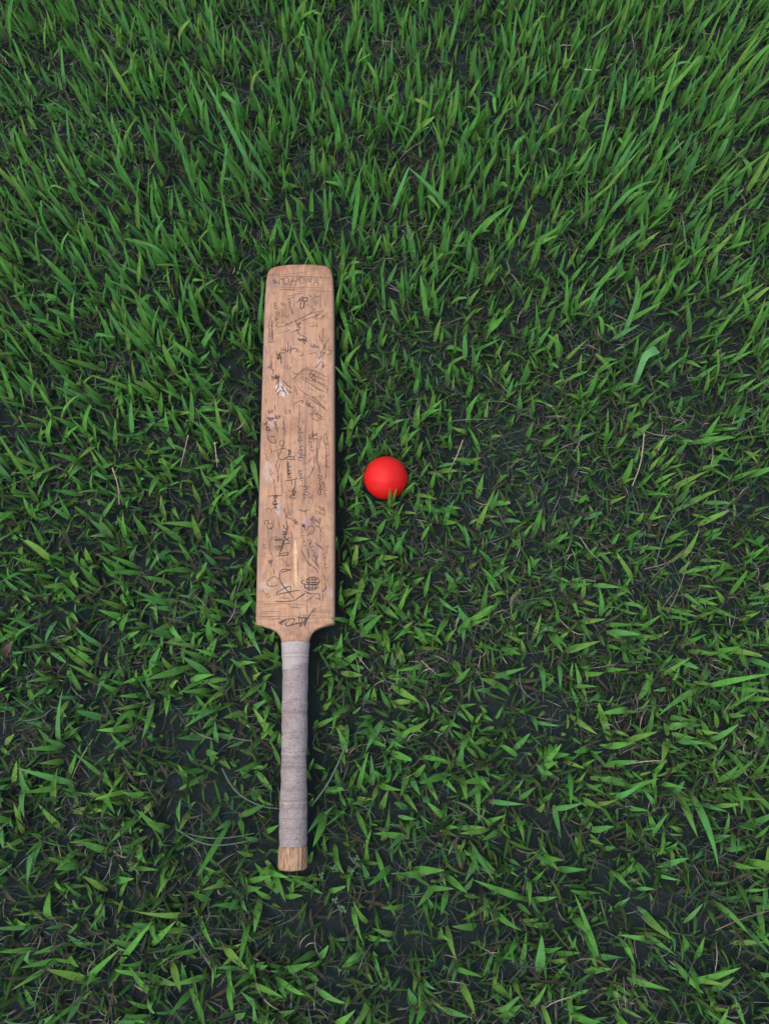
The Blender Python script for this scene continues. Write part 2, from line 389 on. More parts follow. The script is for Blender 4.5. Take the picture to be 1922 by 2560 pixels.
# strokes of the writing in tenths of a millimetre (along, across)
MARKS = [
('v',0.96,[[(-407,8332),(-366,8243)],[(-391,8364),(-350,8255)],[(-412,8307),(-334,8318)],[(-411,8269),(-339,8286)],[(-316,8229),(-291,8368),(-270,8298),(-241,8373),(-247,8265)],[(-159,8295),(-162,8269),(-174,8248),(-190,8237),(-209,8237),(-226,8249),(-238,8271),(-243,8297),(-239,8324),(-228,8345),(-211,8356),(-192,8356),(-175,8344),(-163,8322),(-159,8295)],[(-97,8371),(-133,8206)],[(-24,8382),(-69,8186)],[(-129,8286),(-43,8293)],[(80,8300),(75,8274),(63,8254),(46,8243),(26,8244),(8,8255),(-4,8276),(-9,8301),(-5,8327),(7,8347),(25,8358),(45,8357),(62,8346),(75,8325),(80,8300)],[(108,8227),(115,8350),(168,8242),(181,8352)],[(210,8212),(271,8342),(293,8202)],[(230,8259),(289,8260)]]),
('f',0.7,[[(-497,8408),(-392,8421),(-292,8411),(-92,8418),(19,8441),(142,8455)],[(-335,8374),(-202,8382),(-24,8370),(120,8370),(253,8355),(520,8311)],[(-320,8176),(-221,8189),(-66,8178),(88,8183),(221,8168),(354,8170)],[(-303,8143),(-132,8144),(23,8149)],[(122,8134),(310,8113),(520,8096)],[(-491,8391),(-391,8396)],[(309,8363),(509,8333)]]),
('b',0.79,[[(-180,8025),(-65,8060),(67,8076)],[(-179,7987),(-75,8004)],[(-43,8110),(67,8108)],[(-220,8151),(-65,8123)]]),
('b',1.05,[[(-140,7961),(-150,7874),(-110,7799),(-104,7737),(-80,7706)],[(-185,7981),(-129,7971)]]),
('k',1.14,[[(-52,7910),(-8,7934),(35,7995),(57,8020),(52,7958),(20,7883),(15,7821),(37,7796),(70,7833),(80,7907),(58,7964),(14,7940),(2,7984)],[(58,7964),(96,8007),(134,7993),(124,7944),(75,7920)],[(74,7951),(135,7925)]]),
('v',0.7,[[(273,8028),(267,8021),(257,8014),(246,8009),(232,8006),(218,8004),(203,8005),(189,8007),(175,8011),(164,8017),(155,8024),(148,8031),(145,8040),(145,8048),(149,8056)],[(222,8054),(288,7990),(321,8040)],[(156,8056),(189,8005)]]),
('b',0.79,[[(-384,7927),(-375,7915),(-364,7911),(-365,7908),(-367,7902),(-366,7895),(-367,7887),(-370,7876),(-358,7868),(-348,7867),(-358,7869),(-374,7863),(-386,7843),(-371,7824),(-348,7820),(-336,7827),(-351,7828),(-368,7818),(-368,7803)],[(-357,7767),(-346,7750),(-333,7743),(-336,7740),(-335,7733),(-341,7724),(-345,7714),(-340,7703),(-337,7692),(-330,7687),(-330,7686),(-349,7681),(-363,7663),(-352,7641),(-330,7631),(-315,7634),(-329,7637),(-347,7628),(-354,7610),(-348,7596),(-338,7588),(-339,7583),(-339,7576),(-344,7567),(-343,7557)],[(-408,7620),(-400,7254)]]),
('v',0.96,[[(-427,7731),(-424,7620)],[(-449,7621),(-445,7609),(-444,7600),(-440,7591),(-440,7584),(-448,7575),(-458,7561),(-453,7544),(-436,7532),(-422,7531),(-433,7533),(-453,7524),(-462,7502),(-449,7483),(-434,7475),(-434,7472),(-440,7467),(-446,7455),(-446,7443),(-441,7432),(-439,7422),(-437,7414),(-438,7408),(-448,7400),(-457,7385),(-447,7365),(-430,7354),(-419,7355),(-429,7356),(-448,7346),(-457,7326),(-444,7308),(-436,7300),(-433,7296),(-436,7289),(-438,7278),(-442,7267)],[(-408,7620),(-400,7497)],[(-388,7460),(-384,7266)]]),
('v',0.87,[[(-454,7255),(-346,7253)],[(-444,7304),(-448,7255)]]),
('b',0.79,[[(-341,7557),(-340,7508),(-275,7501),(-102,7577),(50,7654),(202,7743),(267,7816)],[(126,7708),(366,7777)],[(29,7599),(203,7657),(355,7728)],[(-340,7508),(-330,7569),(-292,7581)]]),
('b',0.87,[[(377,7777),(301,7729),(246,7668),(247,7619),(312,7642),(388,7703),(394,7678),(334,7617),(301,7606)],[(246,7742),(279,7655)]]),
('k',0.96,[[(-54,7631),(-36,7539),(-14,7538),(7,7587),(40,7562),(-25,7514),(19,7477),(35,7501)],[(-110,7400),(-46,7441),(19,7464)],[(-35,7453),(-2,7428),(-23,7392),(31,7367),(124,7310)],[(34,7415),(42,7409)]]),
('k',1.05,[[(-22,7295),(75,7287),(135,7262)],[(-11,7307),(22,7258),(75,7317),(43,7246)],[(124,7310),(65,7257),(103,7208)],[(54,7294),(119,7244)]]),
('b',0.79,[[(160,7498),(204,7510),(291,7514)],[(367,7458),(341,7240)],[(449,7298),(384,7167),(336,7048)],[(313,7386),(313,7252)]]),
('v',0.87,[[(184,7179),(191,7178),(198,7180),(202,7192),(199,7189),(199,7166),(213,7149),(234,7155),(245,7187),(238,7205),(227,7194),(229,7160),(246,7149),(260,7155),(266,7170),(267,7177),(268,7163),(274,7158),(281,7157),(290,7156),(299,7168),(301,7182),(294,7172),(294,7149),(309,7125)]]),
('k',0.96,[[(-157,7262),(-152,7153),(-165,7070)],[(-118,7189),(-112,7128),(-126,7045)],[(-181,7082),(-117,7128),(-42,7145),(-9,7126),(-20,7091),(-46,7079)],[(-257,7131),(-224,7095),(-193,7148),(-181,7082),(-223,7059)],[(-325,7023),(-314,7032),(-314,7056),(-323,7071),(-325,7059),(-307,7030),(-285,7025),(-273,7045),(-279,7072),(-283,7075),(-279,7068),(-266,7058),(-257,7061),(-252,7070),(-247,7074),(-243,7079),(-241,7082),(-232,7072),(-217,7064)]]),
('k',0.96,[[(-315,6943),(-299,6961),(-307,7002),(-317,7005),(-318,6993),(-306,6977),(-294,6972),(-291,6987),(-287,6988),(-285,6993),(-284,6993),(-279,6983),(-267,6977),(-252,6981),(-254,7017),(-267,7032),(-274,7015),(-260,6978),(-235,6966)],[(-309,7037),(-265,6964),(-242,6904),(-258,6917)],[(-288,7060),(-308,6965)],[(-201,7017),(-195,7014)]]),
('b',0.87,[[(14,7018),(46,7018),(78,7047)],[(132,7034),(271,7073)],[(411,7022),(476,7045),(492,7092),(433,7118)]]),
('k',0.96,[[(-398,6943),(-402,6848),(-362,6765),(-367,6730)],[(-444,6826),(-381,6883)],[(-434,6849),(-390,6801)]]),
('k',1.05,[[(-394,6634),(-378,6654),(-379,6690),(-386,6696),(-385,6677),(-377,6667),(-368,6667),(-362,6674),(-357,6676),(-354,6681),(-354,6680),(-350,6670),(-337,6655),(-321,6665),(-317,6692),(-328,6708),(-336,6690),(-328,6660),(-307,6649),(-293,6669),(-293,6694),(-297,6698),(-295,6685),(-288,6679),(-281,6678)],[(-324,6729),(-301,6611),(-321,6542)],[(-282,6728),(-289,6541),(-298,6483)],[(-386,6625),(-260,6692)],[(-278,6541),(-329,6437)],[(-257,6540),(-192,6446),(-169,6365)]]),
('k',0.96,[[(-226,6621),(-172,6550),(-86,6490)],[(-171,6504),(-160,6445),(-96,6415)],[(-317,6379),(-256,6471),(-170,6423)],[(-128,6456),(-96,6415)]]),
('b',0.87,[[(-72,6636),(-4,6711),(59,6780),(101,6815)],[(-101,6783),(-47,6712),(28,6722)],[(70,6768),(123,6779)],[(-78,6642),(-62,6628)]]),
('b',0.96,[[(123,6838),(145,6778),(219,6777),(294,6740),(422,6655)],[(219,6777),(156,6684),(210,6636),(316,6564),(417,6469)],[(166,6731),(273,6670),(401,6609)],[(273,6741),(188,6660),(242,6577)],[(209,6718),(252,6659),(263,6588)],[(28,6663),(168,6567),(296,6471),(423,6411)],[(49,6686),(210,6589)],[(306,6588),(433,6503)],[(439,6492),(423,6411)]]),
('k',0.96,[[(304,6953),(325,7000),(368,7023),(400,7070),(357,7059)],[(336,6917),(379,6880),(347,6833),(379,6809),(385,6868)],[(251,6812),(304,6870),(326,6917)],[(325,7096),(347,7036)]]),
('b',0.7,[[(-2,6512),(63,6429),(105,6417)],[(157,6497),(253,6426)],[(-23,6547),(-2,6535)]]),
('b',0.96,[[(-56,6246),(1,6268),(54,6302),(85,6278),(54,6244)],[(114,6250),(122,6244),(133,6246),(140,6254),(133,6254),(120,6228),(130,6206),(155,6201),(178,6224),(180,6248),(161,6235),(156,6211),(165,6191),(183,6195),(191,6200),(193,6200),(197,6198),(198,6189),(202,6180),(209,6168),(225,6176),(234,6195),(220,6187),(209,6163),(213,6129)],[(128,6289),(149,6208)],[(84,6405),(211,6356),(318,6251),(434,6111)],[(265,6148),(172,6059)],[(212,6299),(402,6146)]]),
('b',0.87,[[(311,5983),(292,5976),(269,5976),(246,5983),(225,5997),(210,6015),(203,6035),(205,6054),(215,6070),(232,6080),(254,6083),(277,6078),(299,6067),(317,6050),(327,6031)],[(287,6114),(277,6034),(319,5999),(382,5989)],[(276,6080),(329,6045),(350,6010)]]),
('b',0.87,[[(-166,6157),(-191,6112),(-165,6089),(-102,6099),(-113,6145),(-155,6128)],[(-196,6089),(-185,6078)]]),
('v',0.79,[[(-496,6324),(-459,6329),(-473,6266)],[(-423,6089),(-407,6106),(-407,6135),(-421,6155),(-427,6132),(-417,6105),(-400,6102),(-391,6113),(-392,6131),(-392,6129),(-389,6127),(-384,6124),(-378,6119),(-370,6117),(-366,6135),(-370,6146),(-374,6135),(-368,6106),(-349,6094)],[(-335,6229),(-323,6137)],[(-356,6207),(-313,6171)]]),
('b',0.96,[[(-411,5991),(-399,5996),(-397,6019),(-408,6040),(-414,6026),(-400,5988),(-373,5976),(-357,5997),(-363,6033),(-375,6042),(-374,6025),(-361,6008),(-350,6014),(-344,6020),(-341,6029),(-337,6025),(-336,6033),(-329,6018),(-317,6016),(-302,6020),(-302,6052),(-315,6068),(-320,6046),(-307,6018),(-281,6006),(-265,6024),(-271,6057),(-280,6067),(-276,6045),(-265,6036),(-258,6045),(-251,6048),(-247,6056),(-245,6060),(-244,6056),(-238,6046),(-220,6030)],[(-431,6048),(-414,5980),(-373,6013),(-405,6036)],[(-499,5945),(-481,5930),(-451,5941),(-441,5959),(-460,5956),(-476,5936),(-473,5918),(-460,5912),(-446,5916),(-443,5915),(-449,5906),(-446,5901),(-449,5890),(-437,5884),(-424,5881),(-416,5889),(-423,5893),(-449,5872),(-453,5845),(-423,5837),(-395,5848),(-393,5860),(-411,5855),(-419,5840),(-414,5826),(-404,5821),(-395,5821),(-393,5818),(-394,5813),(-396,5806),(-397,5795)],[(-350,5971),(-338,5954),(-309,5957),(-297,5971),(-311,5976),(-337,5960),(-339,5937),(-321,5927),(-308,5928),(-302,5931),(-310,5925),(-310,5918),(-310,5910),(-307,5901),(-301,5895),(-291,5897),(-291,5900),(-312,5890),(-320,5868),(-307,5850),(-275,5854),(-265,5868),(-283,5871),(-304,5855),(-306,5835),(-290,5827),(-275,5828),(-277,5826),(-277,5822),(-280,5814),(-280,5806)],[(-224,5875),(-192,5829)],[(-453,5845),(-348,5821)]]),
('k',1.05,[[(-414,5766),(-423,5710),(-386,5654),(-333,5631),(-308,5652),(-314,5697)],[(-398,5732),(-346,5742),(-325,5720)],[(-376,5693),(-360,5681)]]),
('b',0.87,[[(-231,5684),(-256,5651),(-255,5596),(-218,5584),(-193,5617),(-194,5661),(-231,5684)],[(-193,5617),(-228,5518),(-267,5419),(-251,5386),(-194,5379),(-133,5406)],[(-279,5530),(-197,5561),(-124,5516)],[(-225,5385),(-273,5179)],[(-251,5386),(-306,5299),(-273,5190)],[(-269,5507),(-267,5408)],[(-389,5560),(-362,5531),(-361,5476)],[(-341,5509),(-259,5529)]]),
('v',0.79,[[(-327,5093),(-310,4985),(-297,4856)],[(-251,5146),(-270,5038)],[(-273,5179),(-255,5038)]]),
('k',1.05,[[(-139,5450),(-92,5449),(-93,5526),(-124,5527),(-113,5438)],[(-184,5396),(-112,5427),(-40,5415)],[(-153,5379),(-29,5382)],[(-104,5526),(-92,5460)],[(-51,5437),(-39,5371)]]),
('k',0.96,[[(-152,5348),(-131,5335),(-119,5333),(-113,5335),(-125,5332),(-123,5325),(-128,5317),(-125,5310),(-121,5304),(-116,5302),(-113,5303),(-128,5298),(-142,5283),(-128,5266),(-102,5262),(-89,5271),(-108,5277),(-131,5268),(-136,5250),(-119,5239),(-111,5236),(-108,5236),(-110,5232),(-114,5226),(-115,5219),(-111,5211),(-106,5204),(-96,5204),(-102,5207),(-123,5202),(-133,5184),(-118,5167),(-94,5163),(-84,5172),(-96,5177),(-118,5168),(-115,5153),(-106,5143),(-98,5140),(-102,5138),(-102,5134),(-105,5128),(-105,5121),(-104,5111),(-95,5104),(-79,5107),(-86,5112),(-108,5106),(-123,5086)],[(-137,5362),(-128,5100)],[(-168,5063),(-86,5062),(15,5092)],[(-66,5056),(-65,5002)],[(-20,5066),(-24,4947)]]),
('k',1.05,[[(-43,4948),(-43,4941),(-40,4934),(-28,4931),(-34,4933),(-50,4931),(-64,4916),(-50,4895),(-18,4888),(-3,4899),(-23,4911),(-52,4905),(-65,4884),(-47,4867),(-33,4864),(-31,4867),(-34,4865),(-44,4859),(-37,4851),(-43,4843),(-36,4836),(-21,4835),(-29,4839),(-50,4837),(-70,4820)],[(-103,4810),(-1,4792)],[(-103,4815),(-63,4852),(-2,4872)],[(-115,4917),(-84,4895)]]),
('c',0.44,[[(23,6222),(26,5971),(30,5825)],[(-60,4788),(-56,4513)]]),
('b',0.79,[[(4,5881),(20,5858),(49,5854),(57,5861),(47,5862),(31,5853),(30,5842),(36,5834),(40,5826),(49,5823),(50,5824),(29,5821),(10,5804),(26,5781),(54,5771),(80,5784),(60,5798),(24,5791),(2,5766),(23,5746),(45,5742),(51,5746),(47,5744),(38,5736),(35,5727),(40,5718),(39,5709),(55,5707),(53,5712),(23,5709),(10,5689),(17,5664),(60,5655),(78,5669),(59,5681),(24,5673),(17,5651),(35,5634),(43,5631),(51,5631),(40,5627),(41,5621),(30,5612)],[(-25,5882),(16,5892)],[(78,5970),(68,5914)]]),
('v',0.7,[[(28,5568),(48,5555),(60,5551),(52,5549),(56,5545),(53,5539),(43,5531),(47,5519),(57,5510),(76,5512),(62,5520),(37,5517),(16,5494),(31,5470),(67,5464),(78,5475),(63,5482),(46,5473),(36,5457),(47,5447),(57,5442),(59,5438),(52,5435),(49,5430),(38,5421),(42,5406),(60,5396),(80,5401),(67,5412),(35,5408),(20,5384),(33,5361),(70,5356),(76,5365),(59,5369),(46,5360),(48,5347)],[(37,5215),(42,5201),(60,5196),(72,5203),(63,5210),(35,5200),(23,5176),(39,5158),(70,5160),(72,5167),(60,5167),(53,5157),(51,5145),(58,5138),(62,5134),(62,5129),(68,5128),(60,5123),(45,5108),(58,5093),(84,5090),(97,5099),(82,5106),(49,5094),(45,5072),(64,5057),(84,5057),(88,5062),(76,5059),(70,5050),(75,5042)],[(113,5566),(125,5412)]]),
('b',0.61,[[(121,5258),(119,4987)],[(31,4960),(45,4966),(51,4987),(50,4989),(50,4984),(57,4974),(66,4969),(73,4975),(78,4975),(83,4977),(87,4976),(91,4970),(99,4965),(111,4964),(118,4981),(117,4990),(114,4983),(119,4963),(132,4952),(146,4959),(151,4976),(151,4980),(153,4973),(159,4963),(167,4967),(173,4965),(179,4968),(184,4969),(187,4970),(190,4959),(200,4952)],[(89,4924),(150,4922)]]),
('u',0.87,[[(101,4902),(105,4894),(108,4888),(118,4883),(113,4881),(104,4877),(92,4865),(101,4847),(126,4838),(140,4845),(127,4854),(95,4848),(87,4827),(102,4809),(118,4805),(124,4808),(114,4806),(106,4798),(108,4790),(112,4782),(111,4775),(119,4771),(116,4771),(101,4768),(85,4753)]]),
('b',0.96,[[(166,5724),(176,5726),(180,5748),(177,5755),(169,5753),(180,5715),(206,5703),(228,5721),(222,5772),(206,5782),(201,5757),(217,5727),(236,5728),(245,5740),(246,5750),(246,5761),(251,5755),(258,5746),(268,5742),(280,5751),(284,5774),(276,5786),(266,5780),(280,5734),(309,5716)],[(215,5855),(237,5642)],[(143,5699),(310,5685)],[(257,5809),(267,5803)],[(288,5842),(298,5831)]]),
('b',0.87,[[(294,5674),(279,5563),(280,5408),(260,5288)],[(351,5740),(300,5563),(285,5342),(322,5232),(333,5124)],[(260,5288),(219,5202),(164,5094)],[(249,5442),(239,5300)],[(218,5410),(167,5323)],[(209,5278),(230,5202)]]),
('b',0.87,[[(413,5783),(372,5717),(382,5628),(424,5582),(455,5637)],[(408,5761),(434,5693),(403,5672)],[(424,5817),(434,5794)],[(434,5884),(439,5873)]]),
('k',1.05,[[(292,5135),(333,5113),(363,5123)],[(302,5092),(353,5080),(312,5048)],[(323,5048),(324,5035),(339,5027),(353,5029),(341,5034),(322,5028),(316,5012),(322,4998),(341,4993),(345,4994),(337,4992),(330,4984),(332,4976),(331,4969),(333,4963),(337,4958),(335,4956),(328,4951),(318,4940),(327,4926),(343,4919),(354,4922),(345,4926),(321,4920),(316,4905),(328,4892),(338,4887),(341,4886),(337,4883),(334,4876),(332,4869),(334,4862),(335,4855),(340,4851),(340,4850),(325,4846),(319,4833)],[(293,4909),(303,4844)],[(374,5036),(384,4982)]]),
('b',0.7,[[(414,5450),(414,5340),(409,5253)],[(352,5418),(373,5385)],[(414,5187),(409,5079)],[(424,5428),(466,5449)],[(404,5264),(466,5262)]]),
('k',0.87,[[(-398,4837),(-307,4846),(-195,4838)],[(-331,4846),(-311,4822),(-275,4815),(-262,4827),(-277,4837),(-312,4829),(-319,4810),(-299,4796),(-292,4792),(-290,4791),(-295,4787),(-301,4781),(-306,4773),(-299,4762),(-290,4753),(-275,4755),(-285,4763),(-307,4760),(-334,4738),(-310,4713),(-273,4707),(-263,4718),(-284,4726),(-308,4718),(-307,4701),(-301,4690),(-286,4686),(-294,4683),(-289,4679),(-297,4674),(-300,4665)],[(-343,4645),(-293,4686),(-252,4622)],[(-344,4708),(-243,4728)],[(-297,4856),(-292,4623)]]),
('b',0.79,[[(-423,4625),(-414,4657),(-374,4656),(-342,4618)],[(-260,4559),(-248,4454),(-232,4380)],[(-292,4602),(-280,4538)]]),
('b',0.87,[[(-171,4663),(-150,4578),(-138,4494)],[(-120,4598),(-129,4535),(-98,4493),(-38,4502)],[(-58,4474),(-37,4471),(-21,4482),(-16,4494),(-25,4489),(-32,4475),(-25,4470),(-19,4468),(-17,4465),(-10,4468),(-14,4464),(-17,4458),(-16,4446),(-8,4436),(13,4447),(22,4463),(3,4459),(-13,4439),(-10,4419),(9,4417),(22,4427),(27,4436),(17,4427),(17,4420),(23,4416)]]),
('k',0.96,[[(31,4637),(72,4610),(122,4604),(183,4634)],[(122,4615),(133,4551)]]),
('v',0.87,[[(295,4660),(311,4663),(318,4670),(320,4673),(320,4668),(321,4661),(325,4655),(332,4653),(341,4655),(345,4660),(341,4663),(331,4643),(337,4622),(358,4620),(378,4643),(374,4653),(363,4648),(354,4623),(366,4615),(376,4613),(384,4621),(385,4619),(387,4616),(390,4613),(393,4605)],[(181,4487),(191,4494),(196,4493),(201,4500),(201,4496),(202,4487),(210,4471),(227,4466),(244,4501),(239,4521),(222,4511),(216,4468),(234,4436),(261,4458),(271,4486),(265,4498),(259,4481),(264,4469),(274,4468),(281,4467),(288,4470),(291,4471),(290,4472),(290,4459),(298,4435),(321,4442),(336,4472),(331,4499),(312,4482),(307,4438),(326,4418)]]),
('k',0.96,[[(82,4414),(87,4411),(95,4413),(98,4416),(94,4419),(83,4405),(82,4386),(99,4381),(118,4395),(122,4413),(105,4407),(93,4388),(101,4377),(115,4379),(122,4384),(119,4382),(120,4380),(119,4374),(120,4368)],[(119,4394),(115,4316)]]),
('k',0.87,[[(-438,4416),(-435,4478),(-390,4488),(-384,4446)],[(-409,4436),(-359,4435),(-303,4429),(-337,4362),(-397,4363),(-409,4426)],[(-358,4404),(-336,4341)]]),
('k',0.96,[[(-138,4473),(-127,4410),(-106,4357)],[(-177,4421),(-166,4369),(-116,4347)],[(-185,4307),(-115,4316)],[(-116,4347),(-165,4265)]]),
('b',0.96,[[(151,4318),(152,4338),(158,4358),(169,4374),(184,4386),(201,4392),(217,4391),(231,4383),(242,4369),(249,4351),(249,4331),(245,4311),(235,4293),(221,4280),(205,4272)],[(186,4280),(236,4268)],[(265,4382),(315,4381),(336,4355)],[(366,4380),(336,4308),(376,4286)],[(156,4249),(225,4331)]]),
('b',0.96,[[(156,4187),(226,4196),(177,4105)],[(167,4156),(207,4135)],[(256,4154),(337,4091),(377,4039)],[(307,4112),(366,4070)],[(78,4055),(109,3973),(169,3860),(209,3819)],[(157,4074),(188,3931)],[(257,3980),(288,3868),(328,3766)],[(307,3949),(268,3888)],[(218,3930),(308,3807)],[(347,3816),(367,3765)],[(269,3787),(308,3726)],[(189,3849),(288,3777)]]),
('b',0.61,[[(441,4110),(426,3977)],[(336,4277),(386,4224)]]),
('k',0.96,[[(-186,4318),(-125,4317)],[(-175,4287),(-135,4276)],[(-117,4390),(-135,4296),(-173,4163),(-181,4081),(-229,3990)],[(-323,4207),(-174,4214)],[(-303,4186),(-183,4199)],[(-174,4256),(-83,4161)],[(-173,4173),(-84,4233)],[(-195,4277),(-95,4285)],[(-153,4142),(-73,4151)],[(-301,4109),(-212,4112),(-172,4101)],[(-291,4083),(-182,4091)],[(-270,4052),(-181,4071)],[(-229,3990),(-150,4019),(-81,4007),(-130,3978),(-229,3974),(-279,3970)],[(-173,4183),(-192,4102),(-220,4000)],[(-194,4204),(-152,4121)]]),
('b',0.7,[[(-254,4242),(-324,4243),(-363,4187),(-366,4084),(-339,4002),(-308,3971)],[(-75,4326),(-54,4243),(-54,4099),(-81,4007)],[(-308,3971),(-307,3900)]]),
('v',0.87,[[(-379,3889),(-370,3897),(-367,3904),(-368,3900),(-366,3900),(-365,3895),(-361,3890),(-353,3891),(-346,3901),(-348,3915),(-358,3907),(-361,3883),(-348,3864),(-330,3877),(-323,3905),(-331,3916),(-339,3900),(-336,3888),(-328,3880)],[(-336,3890),(-335,3824)]]),
('k',0.79,[[(-232,3596),(-233,3656),(-293,3693),(-361,3649),(-394,3589),(-359,3554),(-290,3548),(-231,3571)],[(-300,3798),(-295,3708)]]),
('k',1.05,[[(-52,3768),(-117,3785),(-186,3781),(-215,3726),(-218,3656),(-182,3575),(-122,3504),(-62,3434),(-22,3384)],[(-259,3462),(-162,3515),(-59,3563),(-58,3454)],[(-258,3433),(-141,3455),(-43,3478),(64,3486)],[(-249,3472),(-258,3428)],[(-185,3741),(-67,3774)]]),
('k',1.05,[[(-271,3344),(-158,3335),(-32,3344),(36,3377),(94,3421),(133,3450)]]),
('k',0.96,[[(331,3610),(322,3586),(297,3568),(260,3558),(220,3559),(184,3570),(159,3590),(149,3614),(158,3637),(183,3656),(219,3666),(260,3665),(296,3654),(321,3634),(331,3610)],[(304,3546),(302,3531),(294,3517),(281,3506),(264,3496),(244,3490),(223,3488),(201,3489),(180,3494),(161,3502),(146,3513),(135,3526),(129,3540),(128,3555),(133,3570)],[(132,3559),(63,3600),(132,3629)],[(151,3629),(309,3636)],[(142,3599),(319,3590)],[(132,3569),(309,3561)],[(152,3519),(299,3516)],[(190,3668),(187,3488)],[(230,3667),(231,3478)],[(269,3656),(275,3487)],[(122,3589),(128,3509)],[(397,3579),(417,3524),(398,3484),(359,3460)],[(113,3490),(163,3449),(241,3433),(329,3436)],[(75,3406),(133,3440)]]),
('b',0.87,[[(159,3345),(212,3379),(261,3418)],[(193,3379),(232,3349)],[(271,3368),(310,3377),(339,3347)],[(329,3436),(335,3337)],[(373,3435),(374,3336)]]),
('f',0.7,[[(-197,3318),(-21,3295),(154,3287)],[(154,3282),(165,3183)],[(-60,3265),(-54,3263),(-47,3268),(-44,3271),(-44,3268),(-41,3257),(-32,3251),(-21,3255),(-15,3267),(-15,3270),(-15,3264),(-10,3255),(-2,3253),(5,3255),(10,3257),(14,3258),(18,3255),(22,3252),(28,3250),(35,3251),(42,3255),(44,3260),(43,3256),(46,3245),(56,3238)]]),
('k',1.05,[[(291,3235),(247,3231),(214,3173),(166,3096),(118,3000)],[(272,3211),(233,3182)],[(-193,3083),(-57,3105),(1,3099),(-13,3051),(-66,3013),(-124,3005),(-115,3053),(-76,3081)],[(-221,3055),(-115,3082)],[(-211,3040),(-134,3073)],[(-192,3035),(-114,3038)],[(-66,3013),(21,3040),(89,3049),(137,3077),(180,3105)],[(98,3117),(89,3039),(75,2943)],[(117,3116),(166,3096),(128,3000)],[(79,3049),(51,2982),(-16,2906),(-73,2864),(-140,2851)],[(30,3118),(185,3110)],[(137,3096),(108,3019)],[(59,3137),(50,3059)]]),
('f',0.61,[[(-279,3042),(-278,3012)],[(-514,3148),(-155,3136),(233,3138),(505,3128)],[(-514,3134),(-252,3133)],[(-367,3092),(-193,3113)],[(-509,3314),(-255,3304),(-197,3318)],[(-448,3205),(-195,3210)],[(252,3192),(505,3172)]]),
('f',0.7,[[(-284,7911),(-278,7909),(-273,7909),(-268,7916),(-269,7915),(-275,7898),(-269,7881),(-251,7882),(-235,7905),(-236,7925),(-250,7916),(-259,7883),(-249,7863),(-231,7872),(-223,7887),(-223,7892),(-224,7884),(-221,7879),(-218,7871),(-211,7872),(-203,7875),(-201,7877),(-204,7880),(-212,7856),(-205,7837)],[(-327,7726),(-309,7731),(-295,7737),(-289,7766),(-302,7755),(-310,7707),(-289,7678),(-255,7687),(-234,7733),(-243,7745),(-255,7725),(-249,7702),(-233,7691),(-219,7693),(-210,7698),(-205,7694),(-199,7695),(-196,7682),(-186,7670),(-167,7667),(-148,7691),(-148,7711),(-164,7699),(-170,7651),(-151,7613)],[(321,8078),(333,7902),(311,7778)],[(399,7976),(404,7826)],[(69,7907),(201,7830),(224,7768)],[(187,7968),(203,7958),(223,7964),(234,7981),(221,7981),(199,7953),(205,7931),(226,7926),(243,7935),(242,7936),(236,7927),(238,7918),(244,7911),(246,7902),(254,7899),(264,7902),(262,7901),(250,7885),(247,7861)],[(-260,7580),(-238,7578),(-216,7600),(-218,7613),(-227,7609),(-237,7581),(-227,7570),(-215,7570),(-209,7574),(-203,7576),(-204,7568),(-202,7563),(-197,7556),(-191,7545),(-174,7555),(-170,7566),(-178,7567),(-193,7538),(-184,7517),(-161,7516),(-142,7536),(-142,7549),(-154,7536),(-156,7521),(-148,7511)],[(-316,7398),(-208,7420),(-122,7455)],[(280,7349),(302,7338),(319,7341),(325,7346),(318,7338),(315,7325),(320,7315),(324,7307),(329,7299),(341,7299),(338,7294),(330,7284),(324,7262),(339,7247),(369,7252),(380,7264),(362,7262),(340,7240),(340,7215),(359,7206),(380,7210),(381,7210),(376,7201),(377,7191),(381,7182),(382,7171),(392,7166),(402,7166),(399,7164),(385,7150),(379,7126),(397,7111),(428,7117),(434,7128),(420,7126),(405,7107),(408,7086)],[(367,7482),(395,7202)],[(-77,6532),(-66,6524),(-56,6524),(-55,6522),(-55,6517),(-59,6509),(-58,6501),(-54,6491),(-42,6488),(-30,6495),(-38,6497),(-56,6484),(-66,6459),(-42,6448),(-17,6453),(-10,6465),(-27,6462),(-38,6448),(-36,6434),(-26,6428),(-21,6425),(-20,6422),(-16,6419),(-21,6411),(-23,6401),(-16,6390),(0,6388),(15,6399),(3,6402),(-20,6386),(-24,6362)],[(-220,6843),(-212,6839),(-204,6839),(-197,6847),(-195,6841),(-191,6832),(-180,6814),(-160,6816),(-147,6848),(-150,6869),(-161,6853),(-157,6819),(-138,6797),(-117,6814),(-109,6836),(-110,6839),(-109,6828),(-101,6814),(-91,6819)],[(149,6318),(161,6319),(169,6331),(172,6340),(172,6340),(182,6317),(203,6306),(221,6323),(226,6348),(220,6362),(222,6344),(235,6330),(252,6327),(263,6336),(269,6344),(274,6351),(282,6345),(290,6347),(301,6343),(314,6348),(323,6359),(322,6374),(322,6366),(333,6340),(355,6330),(373,6346),(377,6373),(373,6381),(376,6367),(389,6353),(403,6356)]]),
